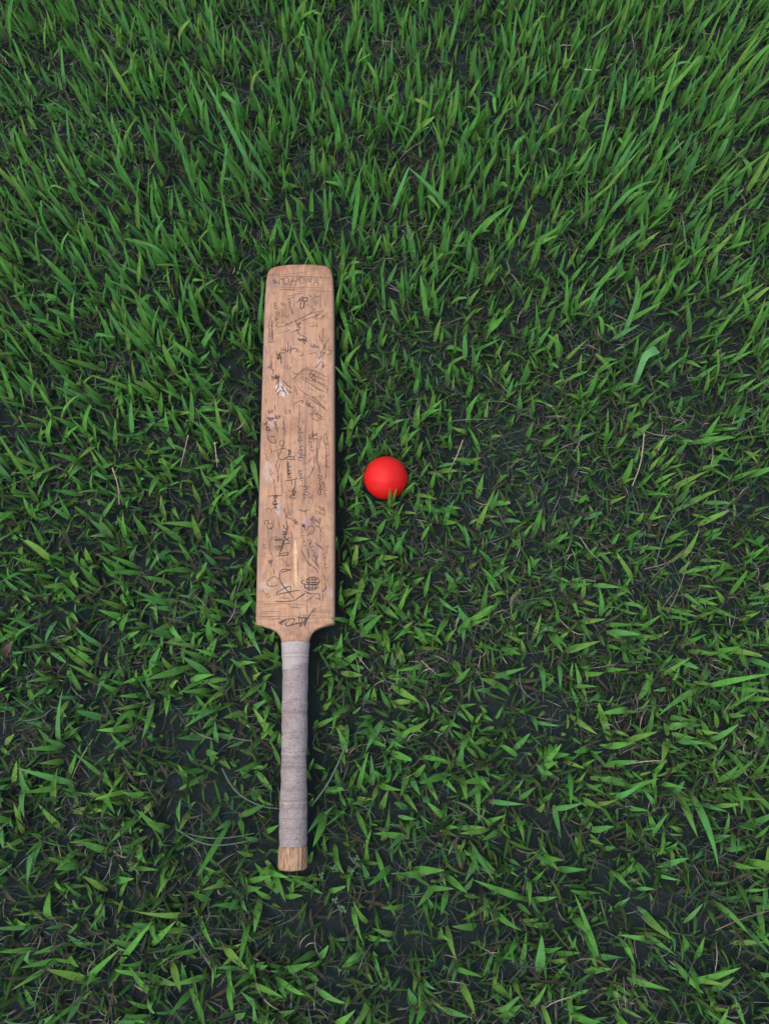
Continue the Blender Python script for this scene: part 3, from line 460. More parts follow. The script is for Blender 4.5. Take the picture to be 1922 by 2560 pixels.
('f',0.7,[[(-493,5641),(-478,5622),(-451,5620),(-451,5622),(-460,5619),(-470,5607),(-464,5596),(-458,5587),(-453,5579),(-450,5573),(-449,5569),(-461,5561),(-467,5546),(-461,5528),(-438,5522),(-422,5528),(-434,5532),(-460,5519),(-465,5497),(-452,5480),(-430,5477),(-426,5478),(-438,5472),(-440,5462),(-442,5451),(-439,5442),(-432,5434),(-424,5429),(-424,5427),(-437,5419),(-449,5401),(-436,5383),(-409,5377),(-395,5385),(-411,5387),(-435,5375),(-438,5354)],[(-389,5255),(-381,5245),(-373,5242),(-368,5240),(-372,5235),(-373,5229),(-375,5221),(-373,5213),(-365,5206),(-359,5205),(-362,5207),(-376,5200),(-385,5183),(-374,5167),(-351,5165),(-340,5172),(-355,5173),(-368,5163),(-372,5149),(-359,5141),(-353,5137),(-351,5134),(-354,5129),(-355,5123),(-357,5115)],[(33,5633),(40,5624),(45,5618),(49,5614),(48,5610),(41,5603),(33,5588),(45,5571),(73,5567),(88,5577),(67,5583),(40,5570),(28,5541),(50,5523),(77,5524),(83,5531),(68,5527),(58,5515),(63,5504),(71,5496),(71,5488),(77,5484),(79,5483),(64,5475),(53,5456),(66,5437),(103,5436),(119,5449),(95,5454),(68,5440),(61,5413),(84,5398),(100,5397),(107,5401),(100,5396),(92,5385),(97,5376),(95,5366),(108,5360),(109,5357),(113,5359),(94,5350),(80,5328),(94,5307),(130,5306),(143,5319),(127,5326),(94,5309),(94,5286)],[(169,5697),(174,5689),(185,5682),(194,5682),(189,5683),(165,5673),(154,5651),(175,5633),(205,5632),(218,5644),(197,5646),(177,5633),(176,5613),(189,5602),(204,5600),(202,5597),(202,5592),(195,5583),(197,5575),(196,5563),(213,5557),(225,5560),(212,5562),(190,5552),(185,5529),(196,5508),(228,5509),(238,5520),(224,5522),(205,5508),(205,5491),(218,5482),(229,5479),(225,5474),(223,5468),(226,5463),(218,5451)],[(405,5627),(409,5611),(425,5599),(433,5598),(425,5599),(403,5589),(394,5567),(406,5547),(425,5539),(432,5539),(425,5534),(413,5522),(416,5508),(421,5497),(423,5488),(424,5479),(422,5472),(418,5464),(409,5449),(417,5431),(436,5421),(443,5421),(435,5422),(413,5412),(404,5390),(419,5372),(432,5364),(439,5362),(428,5356),(427,5344),(426,5332),(429,5321),(430,5311),(438,5303),(437,5298),(425,5290),(418,5273),(421,5254),(446,5244),(456,5246),(444,5247),(425,5236),(414,5215),(429,5199),(440,5191),(444,5187),(440,5179),(435,5169),(434,5158),(435,5146),(439,5136),(445,5129),(445,5125),(434,5117),(423,5099)],[(97,4930),(115,4914),(152,4928),(161,4946),(140,4943),(120,4919),(123,4895),(141,4887),(158,4893),(163,4895),(155,4885),(160,4879),(159,4867),(170,4862),(179,4856),(190,4861),(183,4862),(161,4842),(159,4815),(187,4805),(218,4817),(229,4836),(206,4829),(191,4807),(198,4789),(211,4782),(221,4783),(228,4783),(224,4774),(225,4767),(229,4758)],[(-255,5175),(-239,5157),(-216,5151),(-213,5153),(-219,5149),(-230,5137),(-230,5123),(-225,5113),(-218,5105),(-218,5097),(-217,5090),(-223,5081),(-223,5069),(-223,5053),(-202,5044),(-194,5045),(-202,5046),(-224,5034),(-228,5013),(-214,4996),(-194,4990),(-193,4990),(-199,4985),(-203,4973),(-202,4961),(-198,4951),(-195,4943),(-193,4935),(-192,4929),(-201,4921),(-204,4906),(-200,4889),(-181,4881),(-168,4883),(-179,4884),(-200,4872),(-202,4852)],[(352,5021),(372,5008),(382,5004),(385,5002),(384,4996),(381,4985),(384,4976),(386,4966),(391,4956),(398,4953),(399,4952),(380,4942),(373,4922),(386,4903),(411,4899),(427,4907),(413,4908),(391,4893),(386,4873),(402,4861),(411,4857),(417,4853),(411,4845),(409,4836),(412,4827),(416,4815),(427,4807),(437,4806),(430,4806),(409,4795),(398,4772)],[(-476,6094),(-469,6083),(-462,6077),(-461,6071),(-463,6064),(-463,6056),(-469,6044),(-463,6029),(-451,6020),(-435,6024),(-444,6027),(-469,6016),(-481,5992),(-461,5973),(-439,5969),(-430,5974),(-440,5971),(-454,5959),(-447,5946),(-447,5936),(-439,5929),(-438,5922),(-436,5917),(-441,5910),(-447,5896),(-440,5879),(-418,5872),(-405,5877),(-418,5881),(-443,5869),(-454,5845),(-436,5828),(-413,5825),(-408,5827),(-420,5821),(-425,5810),(-426,5799)],[(-206,5998),(-205,5988),(-201,5978),(-196,5972),(-194,5968),(-205,5959),(-211,5942),(-202,5924),(-182,5917),(-173,5920),(-183,5919),(-200,5906),(-199,5888),(-188,5874),(-181,5868),(-177,5863),(-177,5856),(-180,5845),(-182,5835),(-176,5824),(-170,5815),(-161,5810),(-168,5807),(-177,5798),(-185,5779),(-172,5761),(-151,5755),(-141,5758),(-152,5756),(-169,5743),(-169,5726)],[(262,4594),(273,4592),(286,4601),(289,4614),(282,4605),(281,4583),(294,4562),(315,4566),(328,4590),(326,4597),(323,4590),(327,4573),(338,4567),(348,4570),(355,4572),(359,4569),(364,4568),(367,4559),(373,4546),(387,4544),(401,4559),(404,4576),(396,4568),(392,4537),(408,4522)],[(-133,4701),(-126,4687),(-106,4683),(-99,4687),(-109,4687),(-125,4675),(-127,4657),(-112,4647),(-103,4643),(-99,4642),(-102,4635),(-101,4627),(-101,4619),(-101,4610),(-92,4603),(-85,4600),(-88,4597),(-99,4589),(-106,4573),(-94,4558),(-72,4555),(-62,4561),(-75,4560),(-89,4547),(-91,4531)],[(-437,6060),(-437,5711)],[(-195,6055),(-191,5528)],[(115,5936),(119,5258)],[(-64,6396),(-55,6086)]]),
('f',0.7,[[(62,4363),(74,4351),(81,4347),(85,4344),(79,4336),(78,4328),(78,4319),(82,4308),(91,4300),(104,4300),(96,4301),(78,4291),(68,4270),(80,4252),(112,4250),(118,4256),(104,4256),(93,4244),(87,4227),(100,4218),(106,4213),(109,4208),(108,4201),(103,4193),(104,4184),(105,4171),(120,4163),(131,4165),(123,4168),(103,4157),(94,4136),(111,4118),(136,4116),(140,4121),(128,4119),(121,4107),(122,4094)],[(180,4153),(188,4145),(195,4139),(201,4135),(200,4130),(190,4120),(186,4101),(200,4083),(235,4086),(251,4103),(227,4104),(194,4080),(193,4049),(221,4036),(254,4045),(251,4048),(243,4042),(238,4028),(246,4018),(249,4009),(257,4002),(269,4002),(265,3999),(248,3986),(240,3961),(260,3944),(297,3949),(310,3966),(288,3968),(264,3947),(260,3916)],[(371,4007),(376,3997),(384,3989),(394,3987),(391,3986),(373,3977),(364,3957),(378,3939),(405,3935),(416,3941),(399,3941),(384,3928),(379,3911),(392,3900),(397,3894),(400,3890),(398,3882),(398,3874),(395,3864),(397,3852),(409,3844),(425,3845),(417,3846),(396,3836),(387,3814),(399,3795),(424,3792),(438,3798),(425,3797),(407,3784),(412,3770),(420,3760),(421,3753),(426,3748),(428,3742),(422,3733),(420,3722)],[(-450,4157),(-444,4145),(-432,4137),(-423,4138),(-429,4138),(-448,4130),(-456,4113),(-443,4099),(-430,4094),(-426,4094),(-428,4090),(-433,4081),(-435,4071),(-434,4063),(-429,4056),(-428,4050),(-427,4045),(-430,4039),(-438,4028),(-433,4014),(-415,4007),(-406,4008),(-417,4009),(-432,4000),(-438,3984),(-426,3971),(-413,3967),(-412,3965),(-418,3959),(-419,3951),(-419,3942)],[(-222,3924),(-203,3918),(-184,3927),(-178,3939),(-189,3930),(-192,3913),(-185,3897),(-169,3896),(-159,3899),(-155,3896),(-153,3889),(-149,3882),(-146,3874),(-138,3867),(-125,3867),(-119,3869),(-121,3867),(-130,3849),(-124,3830),(-103,3826),(-84,3837),(-83,3842),(-89,3836),(-93,3819),(-85,3806)],[(-473,3479),(-450,3475),(-428,3495),(-427,3505),(-438,3493),(-438,3478),(-430,3470),(-418,3471),(-413,3468),(-407,3467),(-405,3465),(-407,3455),(-404,3440),(-389,3432),(-367,3446),(-364,3458),(-379,3451),(-390,3427),(-382,3405),(-360,3403),(-341,3419),(-343,3421),(-348,3413),(-346,3402),(-338,3397)],[(346,3695),(361,3689),(375,3694),(376,3690),(376,3683),(380,3676),(385,3669),(394,3664),(401,3658),(409,3660),(408,3659),(401,3645),(401,3623),(420,3614),(442,3623),(450,3636),(439,3629),(431,3610),(437,3594)],[(-199,3393),(-192,3393),(-186,3396),(-181,3397),(-177,3395),(-172,3390),(-165,3384),(-155,3387),(-147,3394),(-145,3403),(-147,3398),(-144,3378),(-132,3370),(-118,3377),(-112,3388),(-112,3391),(-110,3388),(-104,3380),(-96,3378),(-89,3380),(-83,3378),(-78,3378),(-75,3379),(-71,3371),(-63,3365)],[(8,4098),(30,3873),(38,3671)],[(-60,3956),(-50,3613)],[(315,4433),(346,4153)],[(-129,3937),(-131,3795)]]),
]
# x, y, z of foot and tip, width in mm, green
HERO = [
(0.0067,0.3212,0.012,0.0074,0.3313,0.078,6.0,1),
(0.011,0.3284,0.012,0.0166,0.3322,0.074,5.6,1),
(0.0206,0.3389,0.012,0.0434,0.3479,0.055,5.3,1),
(0.0335,0.3568,0.012,0.0396,0.3682,0.04,4.3,1),
(0.0276,0.3421,0.012,0.039,0.3427,0.04,4.3,0),
(-0.0521,0.3519,0.012,-0.0294,0.3642,0.04,5.4,1),
(-0.0392,0.3028,0.012,-0.0391,0.3316,0.045,7.5,0),
(-0.0396,0.3401,0.012,-0.0497,0.3261,0.04,4.3,1),
(-0.0396,0.3401,0.012,-0.0273,0.3328,0.04,4.3,0),
(-0.0221,0.3972,0.012,-0.0251,0.4163,0.06,6.1,0),
(-0.0385,0.3922,0.012,-0.022,0.4066,0.06,5.7,0),
(-0.0174,0.3972,0.012,-0.0213,0.405,0.06,5.4,2),
(0.0163,0.4014,0.012,-0.0017,0.4106,0.05,4.3,1),
(0.0225,0.398,0.012,0.0401,0.4057,0.05,4.3,1),
(0.0312,0.4056,0.012,0.0325,0.4114,0.05,3.6,1),
(0.0495,0.3674,0.012,0.0662,0.3799,0.05,4.7,0),
(0.0649,0.3543,0.012,0.0634,0.3012,0.05,5.0,0),
(0.0603,0.306,0.012,0.0495,0.3113,0.05,5.0,0),
(0.0075,0.3044,0.012,-0.0032,0.312,0.04,2.9,1),
(0.0166,0.306,0.012,0.0275,0.3214,0.04,4.3,0),
(0.0396,0.3872,0.012,0.038,0.3925,0.04,3.6,2),
(0.0689,0.4089,0.012,0.0579,0.4147,0.06,5.0,0),
(0.0045,0.4039,0.012,-0.0017,0.4147,0.05,4.3,1),
(-0.0545,0.3576,0.012,-0.0582,0.3548,0.03,3.6,1),
(-0.0469,0.1586,0.012,-0.0718,0.1539,0.066,7.6,0),
(-0.0488,0.148,0.012,-0.0359,0.181,0.06,6.8,0),
(-0.0648,0.208,0.012,-0.0563,0.2096,0.04,6.8,0),
(-0.0635,0.1895,0.012,-0.0581,0.2006,0.05,5.9,0),
(-0.2032,0.1671,0.012,-0.1767,0.179,0.06,9.8,0),
(-0.1696,0.1375,0.012,-0.1813,0.1272,0.04,5.9,1),
(-0.1581,0.1271,0.012,-0.1465,0.1399,0.05,7.8,0),
(-0.0689,0.153,0.012,-0.0909,0.1405,0.045,4.9,0),
(-0.1807,0.2477,0.012,-0.1855,0.2634,0.05,5.9,0),
(-0.1815,0.2204,0.012,-0.1891,0.2315,0.06,5.9,1),
(-0.0694,0.2625,0.012,-0.0657,0.2696,0.05,5.9,0),
(-0.1931,0.3098,0.012,-0.181,0.3157,0.05,6.8,0),
(-0.1763,0.72,0.012,-0.1649,0.7133,0.085,7.3,0),
(-0.1615,0.7253,0.012,-0.1582,0.7082,0.085,7.8,0),
(-0.1418,0.7253,0.012,-0.1388,0.712,0.085,6.8,0),
(-0.1822,0.7226,0.012,-0.1707,0.7042,0.08,6.8,0),
(-0.1002,0.7266,0.012,-0.1082,0.7057,0.085,6.8,0),
(-0.0762,0.6778,0.012,-0.0479,0.5688,0.03,7.8,0),
(-0.0761,0.7333,0.012,-0.0895,0.6639,0.03,5.9,0),
(-0.0499,0.6739,0.012,-0.0452,0.6866,0.08,7.8,0),
(-0.0497,0.6597,0.012,-0.0365,0.6484,0.07,6.8,0),
(-0.2134,0.6752,0.012,-0.2147,0.6704,0.08,7.8,0),
(-0.2128,0.6417,0.012,-0.214,0.6371,0.08,7.8,0),
(-0.2233,0.5823,0.012,-0.1998,0.5996,0.07,6.8,0),
(-0.2097,0.5786,0.012,-0.1992,0.5958,0.06,5.9,0),
(-0.1897,0.6074,0.012,-0.1995,0.5935,0.07,5.9,0),
(-0.2066,0.7014,0.012,-0.2141,0.6872,0.07,5.9,0),
(-0.1946,0.6649,0.012,-0.2038,0.6562,0.05,4.9,1),
(-0.0976,-0.0513,0.012,-0.1002,-0.0363,0.04,5.1,1),
(-0.1004,-0.0396,0.012,-0.0909,-0.0225,0.04,4.6,1),
(-0.1009,-0.0195,0.012,-0.1006,-0.0074,0.045,5.1,1),
(-0.0933,-0.071,0.012,-0.097,-0.0647,0.04,4.1,1),
(-0.0991,-0.0825,0.012,-0.0897,-0.0703,0.04,4.3,1),
(-0.1564,0.0544,0.012,-0.1681,0.0635,0.045,7.6,0),
(-0.1632,0.0092,0.012,-0.1497,0.0219,0.04,5.7,1),
(-0.1399,-0.01,0.012,-0.1344,0.0089,0.05,6.4,0),
(-0.1798,-0.0349,0.012,-0.1561,-0.0331,0.03,5.7,0),
(-0.1563,-0.1166,0.012,-0.1313,-0.1015,0.05,7.0,0),
(-0.1568,-0.1587,0.012,-0.1163,-0.1615,0.05,8.9,0),
(-0.1764,-0.174,0.012,-0.1371,-0.1594,0.05,7.6,0),
(-0.0652,-0.13,0.012,-0.0574,-0.1417,0.04,7.6,0),
(-0.0972,-0.1522,0.012,-0.0892,-0.1331,0.04,6.4,0),
(-0.0836,0.0384,0.012,-0.0705,0.047,0.04,7.6,1),
(-0.063,0.0177,0.012,-0.0515,0.0125,0.04,7.0,1),
(-0.0574,-0.0148,0.012,-0.0508,-0.0305,0.04,7.6,0),
(-0.2076,0.8857,0.012,-0.2878,0.9981,0.13,8.1,2),
(0.4391,0.9461,0.012,0.4803,1.0863,0.1,6.9,0),
(0.4018,1.1019,0.012,0.34,0.8856,0.06,6.3,0),
(-0.2129,0.4066,0.012,-0.2658,0.446,0.09,7.5,0),
(0.1206,0.8179,0.012,0.0358,0.8595,0.08,8.8,2),
(-0.3568,0.5663,0.012,-0.3935,0.5904,0.08,8.8,0),
(-0.331,-0.2688,0.012,-0.2768,-0.2076,0.06,8.1,0),
(-0.2929,-0.2484,0.012,-0.2491,-0.2076,0.06,8.1,0),
(-0.3744,-0.2889,0.012,-0.3126,-0.2372,0.06,8.1,0),
(0.3681,-0.2889,0.012,0.4232,-0.2592,0.05,8.8,0),
(0.2677,-0.2688,0.012,0.2241,-0.174,0.08,7.5,0),
(0.1861,-0.1964,0.012,0.1063,-0.1621,0.06,8.8,0),
(0.1902,-0.2789,0.012,0.1869,-0.2225,0.06,12.5,2),
(0.0762,-0.1644,0.012,0.1012,-0.1792,0.05,8.8,0),
(0.035,-0.159,0.012,0.0736,-0.1534,0.05,10.0,0),
]
STALKS = [
('straw_stalk', 'short thick cut straw lying across the tall grass near the top right', 'straw', 3.2, [(0.3362, 1.0822, 0.05), (0.3611, 1.0781, 0.052)]),
('straw_stalk', 'thin upright dry stalk in the grass well right of the ball', 'straw', 2.2, [(0.3737, 0.4241, 0.05), (0.3689, 0.3817, 0.04), (0.3558, 0.35, 0.03)]),
('straw_stalk', 'pale dry straw pointing at the left edge of the bat blade at mid length', 'straw', 2.0, [(-0.2411, 0.4059, 0.06), (-0.2393, 0.3851, 0.05), (-0.2417, 0.3783, 0.03)]),
('straw_stalk', 'long dry straw leaning left of the bat, farther from it than the other pale straw', 'straw', 2.0, [(-0.2794, 0.4165, 0.06), (-0.2852, 0.3992, 0.05), (-0.2953, 0.3783, 0.03)]),
('straw_stalk', 'curved bleached straw arching over dark soil at the far left of the bat', 'straw', 2.2, [(-0.3864, 0.3711, 0.05), (-0.3767, 0.3537, 0.06), (-0.3751, 0.3434, 0.05), (-0.3783, 0.3222, 0.03)]),
('straw_stalk', 'brown forked dry stalk on the matted grass right of the ball', 'brown', 2.0, [(0.3866, 0.1663, 0.03), (0.4017, 0.1933, 0.04), (0.4197, 0.2408, 0.045)]),
('straw_stalk', 'slanting brownish straw resting on the matted grass right of the ball', 'brown', 2.0, [(0.3607, 0.2278, 0.03), (0.3966, 0.2354, 0.04), (0.426, 0.2572, 0.045)]),
('straw_stalk', 'thin grey straw lying on grass below and right of the red ball', 'grey', 1.6, [(0.2725, 0.2718, 0.04), (0.287, 0.2497, 0.035), (0.3035, 0.2377, 0.03)]),
('straw_stalk', 'straight dry straw crossing the grass above and right of the ball', 'straw', 2.0, [(0.1127, 0.4134, 0.05), (0.103, 0.3888, 0.04), (0.092, 0.3712, 0.03)]),
('straw_stalk', 'long dry stem running out of the picture at the lower right edge', 'brown', 1.6, [(0.3978, -0.2197, 0.05), (0.428, -0.2061, 0.055), (0.466, -0.1951, 0.06)]),
('straw_stalk', 'bent pale straw loop just under the grip on its right side', 'grey', 1.4, [(0.03, -0.0009, 0.03), (0.0358, 0.0078, 0.04), (0.0452, 0.0049, 0.03)]),
('grass_stem', 'thin grey green stem that curves into the left side of the grip', 'stem', 3.0, [(-0.2102, -0.0354, 0.03), (-0.1951, -0.0575, 0.04), (-0.1757, -0.0721, 0.045), (-0.1527, -0.0818, 0.04), (-0.129, -0.0846, 0.032)]),
('grass_stem', 'grey green stem curving away from the right side of the grip', 'stem', 3.4, [(-0.0943, -0.0819, 0.025), (-0.0737, -0.0572, 0.045), (-0.0598, -0.0316, 0.06), (-0.046, -0.0009, 0.065)]),
('grass_stem', 'long grey green stem lying in a shallow curve left of the wooden handle end', 'stem', 2.6, [(-0.2646, -0.1079, 0.03), (-0.2318, -0.1241, 0.04), (-0.2017, -0.1267, 0.045), (-0.1654, -0.1203, 0.04)]),
('grass_stem', 'second shallow stem lying just above its longer twin left of the handle end', 'stem', 2.0, [(-0.2525, -0.1133, 0.03), (-0.2206, -0.1187, 0.04), (-0.1907, -0.1171, 0.045), (-0.1629, -0.1123, 0.04)]),
('grass_stem', 'thin dark green stem rising from the matted grass right of the ball', 'stem', 2.2, [(0.3801, 0.2333, 0.02), (0.3923, 0.2891, 0.05), (0.4207, 0.3232, 0.07)]),
]
G_MID, G_YEL, G_BLUE, G_DEEP = (0.080, 0.230, 0.042), (0.114, 0.238, 0.044), (0.072, 0.216, 0.058), (0.068, 0.182, 0.040)
N_TUFT, N_LOW, N_FINE, N_THATCH = 21500, 44000, 32000, 60000
LEAN = 0.4

# ---------------------------------------------------------------- ground: one sheet, fine relief near the bat, out to the horizon
def ground_z(x, y):
    z = 0.012 * (vnoise(x, y, 0.11, 1) - 0.5) + 0.008 * (vnoise(x, y, 0.035, 2) - 0.5) + 0.02 * (vnoise(x, y, 0.5, 3) - 0.5)
    # pressed flat where the bat and the ball lie
    c, s = math.cos(BAT_RZ), math.sin(BAT_RZ)
    dx, dy = x - BAT_X, y - BAT_Y
    v, u = dx * c + dy * s, -dx * s + dy * c
    m = np.clip(1 - (np.maximum(np.abs(v) - 0.055, 0) / 0.05), 0, 1) * np.clip(1 - np.maximum(np.abs(u - 0.43) - 0.43, 0) / 0.05, 0, 1)
    r = np.hypot(x - BALL[0], y - BALL[1])
    m = np.maximum(m, np.clip(1 - np.maximum(r - 0.02, 0) / 0.05, 0, 1))
    return z * (1 - m) - 0.001 * m


BAT_X, BAT_Y, BAT_Z, BAT_RZ = -0.1139, -0.1545, 0.050, math.atan(0.0198)
BALL = (0.0017, 0.3622)
BALL_R = 0.0311


def build_ground():
    core = np.linspace(-1.9, 1.9, 270)
    far = 1.9 * (1.35 ** np.arange(1, 17))
    ax = np.r_[-far[::-1], core, far]
    X, Y = np.meshgrid(ax, ax + 0.5, indexing='ij')
    n = len(ax)
    Z = ground_z(X, Y)
    V = np.c_[X.ravel(), Y.ravel(), Z.ravel()]
    i = np.arange(n * n).reshape(n, n)
    Q = np.c_[i[:-1, :-1].ravel(), i[1:, :-1].ravel(), i[1:, 1:].ravel(), i[:-1, 1:].ravel()]
    tag(array_obj('ground', V, Q, None, M_SOIL), kind='structure')


build_ground()

# ---------------------------------------------------------------- cricket bat (local: x across, y from handle end to toe, z up, 0 = face)
HW = [(0.270, .0170), (0.2795, .0186), (0.284, .0194), (0.289, .0214), (0.293, .0245), (0.2965, .0290), (0.299, .0345), (0.301, .0405), (0.3025, .0465),
      (0.3036, .0520), (0.3045, .0530), (0.312, .0532), (0.40, .0534), (0.60, .0533), (0.72, .0532), (0.80, .0528), (0.832, .0515), (0.843, .0500), (0.850, .0484), (0.8545, .0452), (0.8575, .0400), (0.8598, .0310), (0.8610, .0200)]


def lerp_tab(tab, u):
    return float(np.interp(u, [t[0] for t in tab], [t[1] for t in tab]))


def face_z(u, v):
    hw = lerp_tab(HW, u)
    z = -0.0035 * np.interp(u, [0.286, 0.312], [1, 0])            # the face falls away into the shoulder
    z += -0.0045 * np.interp(u, [0.84, 0.861], [0, 1]) ** 2       # and rolls over at the toe
    z -= 0.0006 * (v / 0.053) ** 2
    t = max(abs(v) - (hw - 0.0042), 0) / 0.0042
    if u > 0.302: z -= 0.0042 * (1 - math.sqrt(max(1 - min(t, 1) ** 2, 0)))
    return float(z)


def bat_section(u):
    hw = lerp_tab(HW, u)
    e = lerp_tab([(0.27, .016), (0.30, .017), (0.31, .018), (0.5, .021), (0.7, .024), (0.84, .020), (0.861, .014)], u)     # edge thickness
    s = lerp_tab([(0.27, .030), (0.31, .034), (0.42, .042), (0.62, .0485), (0.74, .046), (0.83, .030), (0.861, .020)], u)  # spine depth
    P = []
    xs = list(np.linspace(-hw + 0.0042, hw - 0.0042, 13)) if hw > 0.012 else list(np.linspace(-hw * .6, hw * .6, 13))
    arc = [math.sin(R(a)) * 0.0042 for a in (25, 50, 70, 90)]
    left = [-(hw - 0.0042 + a) for a in reversed(arc)]
    top = left + xs + [-x for x in reversed(left)]
    P = [(x, face_z(u, x)) for x in top]
    b = float(np.interp(u, [0.279, 0.3005], [1, 0]))                        # 1 = round handle root, 0 = blade
    Q = []
    for x, z in P:
        zz = -0.013 + 0.0160 * math.sqrt(max(1 - (x / hw) ** 2, 0))
        Q.append((x, z * (1 - b) + zz * b))
    side = []
    for k in range(1, 4): side.append((hw, -0.0042 - (e - 0.0042) * k / 3))
    back = []
    for k in range(1, 8):
        t = k / 8
        x = hw * (1 - 2 * t)
        prof = 1 - abs(1 - 2 * t) ** 1.35
        back.append((x, -e - (s - e) * prof))
    low = side + back + [(-x, z) for x, z in reversed(side)]
    m = len(low)
    for k, (x, z) in enumerate(low):
        th = R(-8 - 164 * k / (m - 1))
        ex, ez = hw * math.cos(th), -0.013 + 0.0160 * math.sin(th)
        Q.append((x * (1 - b) + ex * b, z * (1 - b) + ez * b))
    return [(x, u, z) for x, z in Q]


us = sorted(set([h[0] for h in HW] + list(np.linspace(0.315, 0.835, 44)) + list(np.linspace(0.28, 0.303, 14))))
secs = [bat_section(u) for u in us]
nring = len(secs[0])
V, Fc = [], []
for sct in secs: V += sct
for i in range(len(us) - 1):
    for j in range(nring):
        a, b = i * nring + j, i * nring + (j + 1) % nring
        Fc.append((a, b, b + nring, a + nring))
Fc.append(tuple(range(nring))[::-1])
Fc.append(tuple((len(us) - 1) * nring + j for j in range(nring)))

bat = empty('cricket_bat', (BAT_X, BAT_Y, BAT_Z), BAT_RZ)
tag(bat, 'worn wooden cricket bat covered in scrawled signatures, lying face up on the grass', 'cricket bat')
blade = mesh_obj('blade', V, Fc, M_WILLOW, bat, sharp=50)


def lathe_y(prof, n, cz, rx_fn, mat, name, parent, depth=0.96, sharp=None):
    """Body of revolution about local y; rx_fn(u, th) adds to the radius."""
    V, F = [], []
    for u, r in prof:
        for j in range(n):
            th = 2 * math.pi * j / n
            rr = max(r + rx_fn(u, th), 0.0004)
            V.append((rr * math.cos(th), u, cz + rr * depth * math.sin(th)))
    for i in range(len(prof) - 1):
        for j in range(n):
            a, b = i * n + j, i * n + (j + 1) % n
            F.append((b, a, a + n, b + n))
    F.append(tuple(range(n)))
    F.append(tuple((len(prof) - 1) * n + j for j in range(n))[::-1])
    return mesh_obj(name, V, F, mat, parent, sharp=sharp)


GR = [(0.026, .0166), (0.035, .0171), (0.055, .0174), (0.070, .0176), (0.082, .0170), (0.10, .0164), (0.13, .0161), (0.16, .0165), (0.185, .0167),
      (0.21, .0165), (0.235, .0168), (0.255, .0173), (0.268, .0179), (0.2775, .0186), (0.2795, .0187), (0.2805, .0180)]


def wrap(u, th):
    saw = ((u - 0.004 * math.sin(th * 1.0)) / 0.0185 + th / (2 * math.pi)) % 1.0
    w = 0.00038 * saw + 0.00022 * math.sin(u * 170 + math.sin(u * 61) * 2) + 0.0002 * math.sin(th * 3 + u * 90)
    for c, a in ((0.0785, 0.0006), (0.1375, 0.00025), (0.124, 0.0002), (0.262, 0.0003)):
        w += a * math.exp(-((u - c - 0.0006 * math.sin(th * 2)) / 0.0016) ** 2)
    return w


gus = np.linspace(0.0262, 0.2800, 260)
lathe_y([(u, lerp_tab(GR, u)) for u in gus], 48, -0.013, wrap, M_TAPE, 'grip', bat)
CAP = [(0.0004, .0120), (0.0, .0150), (0.0009, .0168), (0.0025, .0178), (0.005, .0182), (0.015, .0183), (0.024, .0181), (0.0262, .0178), (0.0272, .0172), (0.0276, .0150)]
lathe_y(CAP, 48, -0.013, lambda u, th: 0.00012 * math.sin(th * 9) + 0.00015 * math.sin(th * 4 + 1), M_END, 'handle_end', bat, sharp=60)


# the writing on the face: every scrawl is a sub-part of the blade, laid on the wood as a film of ink
def ink_mesh(strokes, width):
    V, F = [], []
    for st in strokes:
        pts = [Vector((p[1] / 1e4, p[0] / 1e4)) for p in [(q[1], q[0]) for q in st]]
        # smooth the hand: Chaikin
        for _ in range(2 if len(pts) > 2 else 0):
            o = [pts[0]]
            for a, b in zip(pts, pts[1:]): o += [a * .75 + b * .25, a * .25 + b * .75]
            o.append(pts[-1])
            pts = o
        seg = []
        for a, b in zip(pts, pts[1:]):
            k = max(1, int((b - a).length / 0.004))
            seg += [a.lerp(b, t / k) for t in range(k)]
        seg.append(pts[-1])
        base = len(V)
        for i, p in enumerate(seg):
            t = (seg[min(i + 1, len(seg) - 1)] - seg[max(i - 1, 0)])
            if t.length < 1e-9: t = Vector((1, 0))
            t.normalize()
            n = Vector((-t.y, t.x))
            f = i / max(len(seg) - 1, 1)
            w = width * 0.5 * (0.55 + 0.45 * math.sin(math.pi * min(max(f, 0.08), 0.92)) + 0.15 * math.sin(f * 11 + base))
            for sgn in (-1, 1):
                q = p + n * w * sgn
                V.append((q.x, q.y, face_z(q.y, q.x) + 0.00022))
        for i in range(len(seg) - 1):
            a = base + i * 2
            F.append((a, a + 1, a + 3, a + 2))
    return V, F


for tone, w, strokes in MARKS:
    for part in ([[q] for q in strokes] if tone in 'fc' else [strokes]):
        iv, jf = ink_mesh(part, w * 1e-3 * 1.5)
        mesh_obj({'f': 'faint_scrawl', 'c': 'crack'}.get(tone, 'signature'), iv, jf, INK[tone], blade, smooth=False)

# a long split in the willow, its pale lips lifted off the face
sv, sf = [], []
for k, (u, x, w) in enumerate([(0.4195, -.0008, .0006), (0.412, -.0004, .0022), (0.400, .0002, .0030), (0.388, .0000, .0024), (0.376, .0006, .0016), (0.362, .0012, .0022), (0.3525, .0018, .0006)]):
    for sx, h in ((-1, 0.0002), (0, 0.0009), (1, 0.0002)): sv.append((x + sx * w, u, face_z(u, x) + h))
    if k:
        a = (k - 1) * 3
        sf += [(a, a + 1, a + 4, a + 3), (a + 1, a + 2, a + 5, a + 4)]
mesh_obj('split', sv, sf, mat_plain('raw_willow', CREAM, (0.33, 0.20, 0.10), 0.7, 300), blade)

# ---------------------------------------------------------------- ball
ball = empty('ball', (BALL[0], BALL[1], BALL_R - 0.001))
tag(ball, 'bright red rubber ball nestled in the grass to the right of the bat', 'ball')
ball.rotation_euler = (R(-47), R(6), R(8))


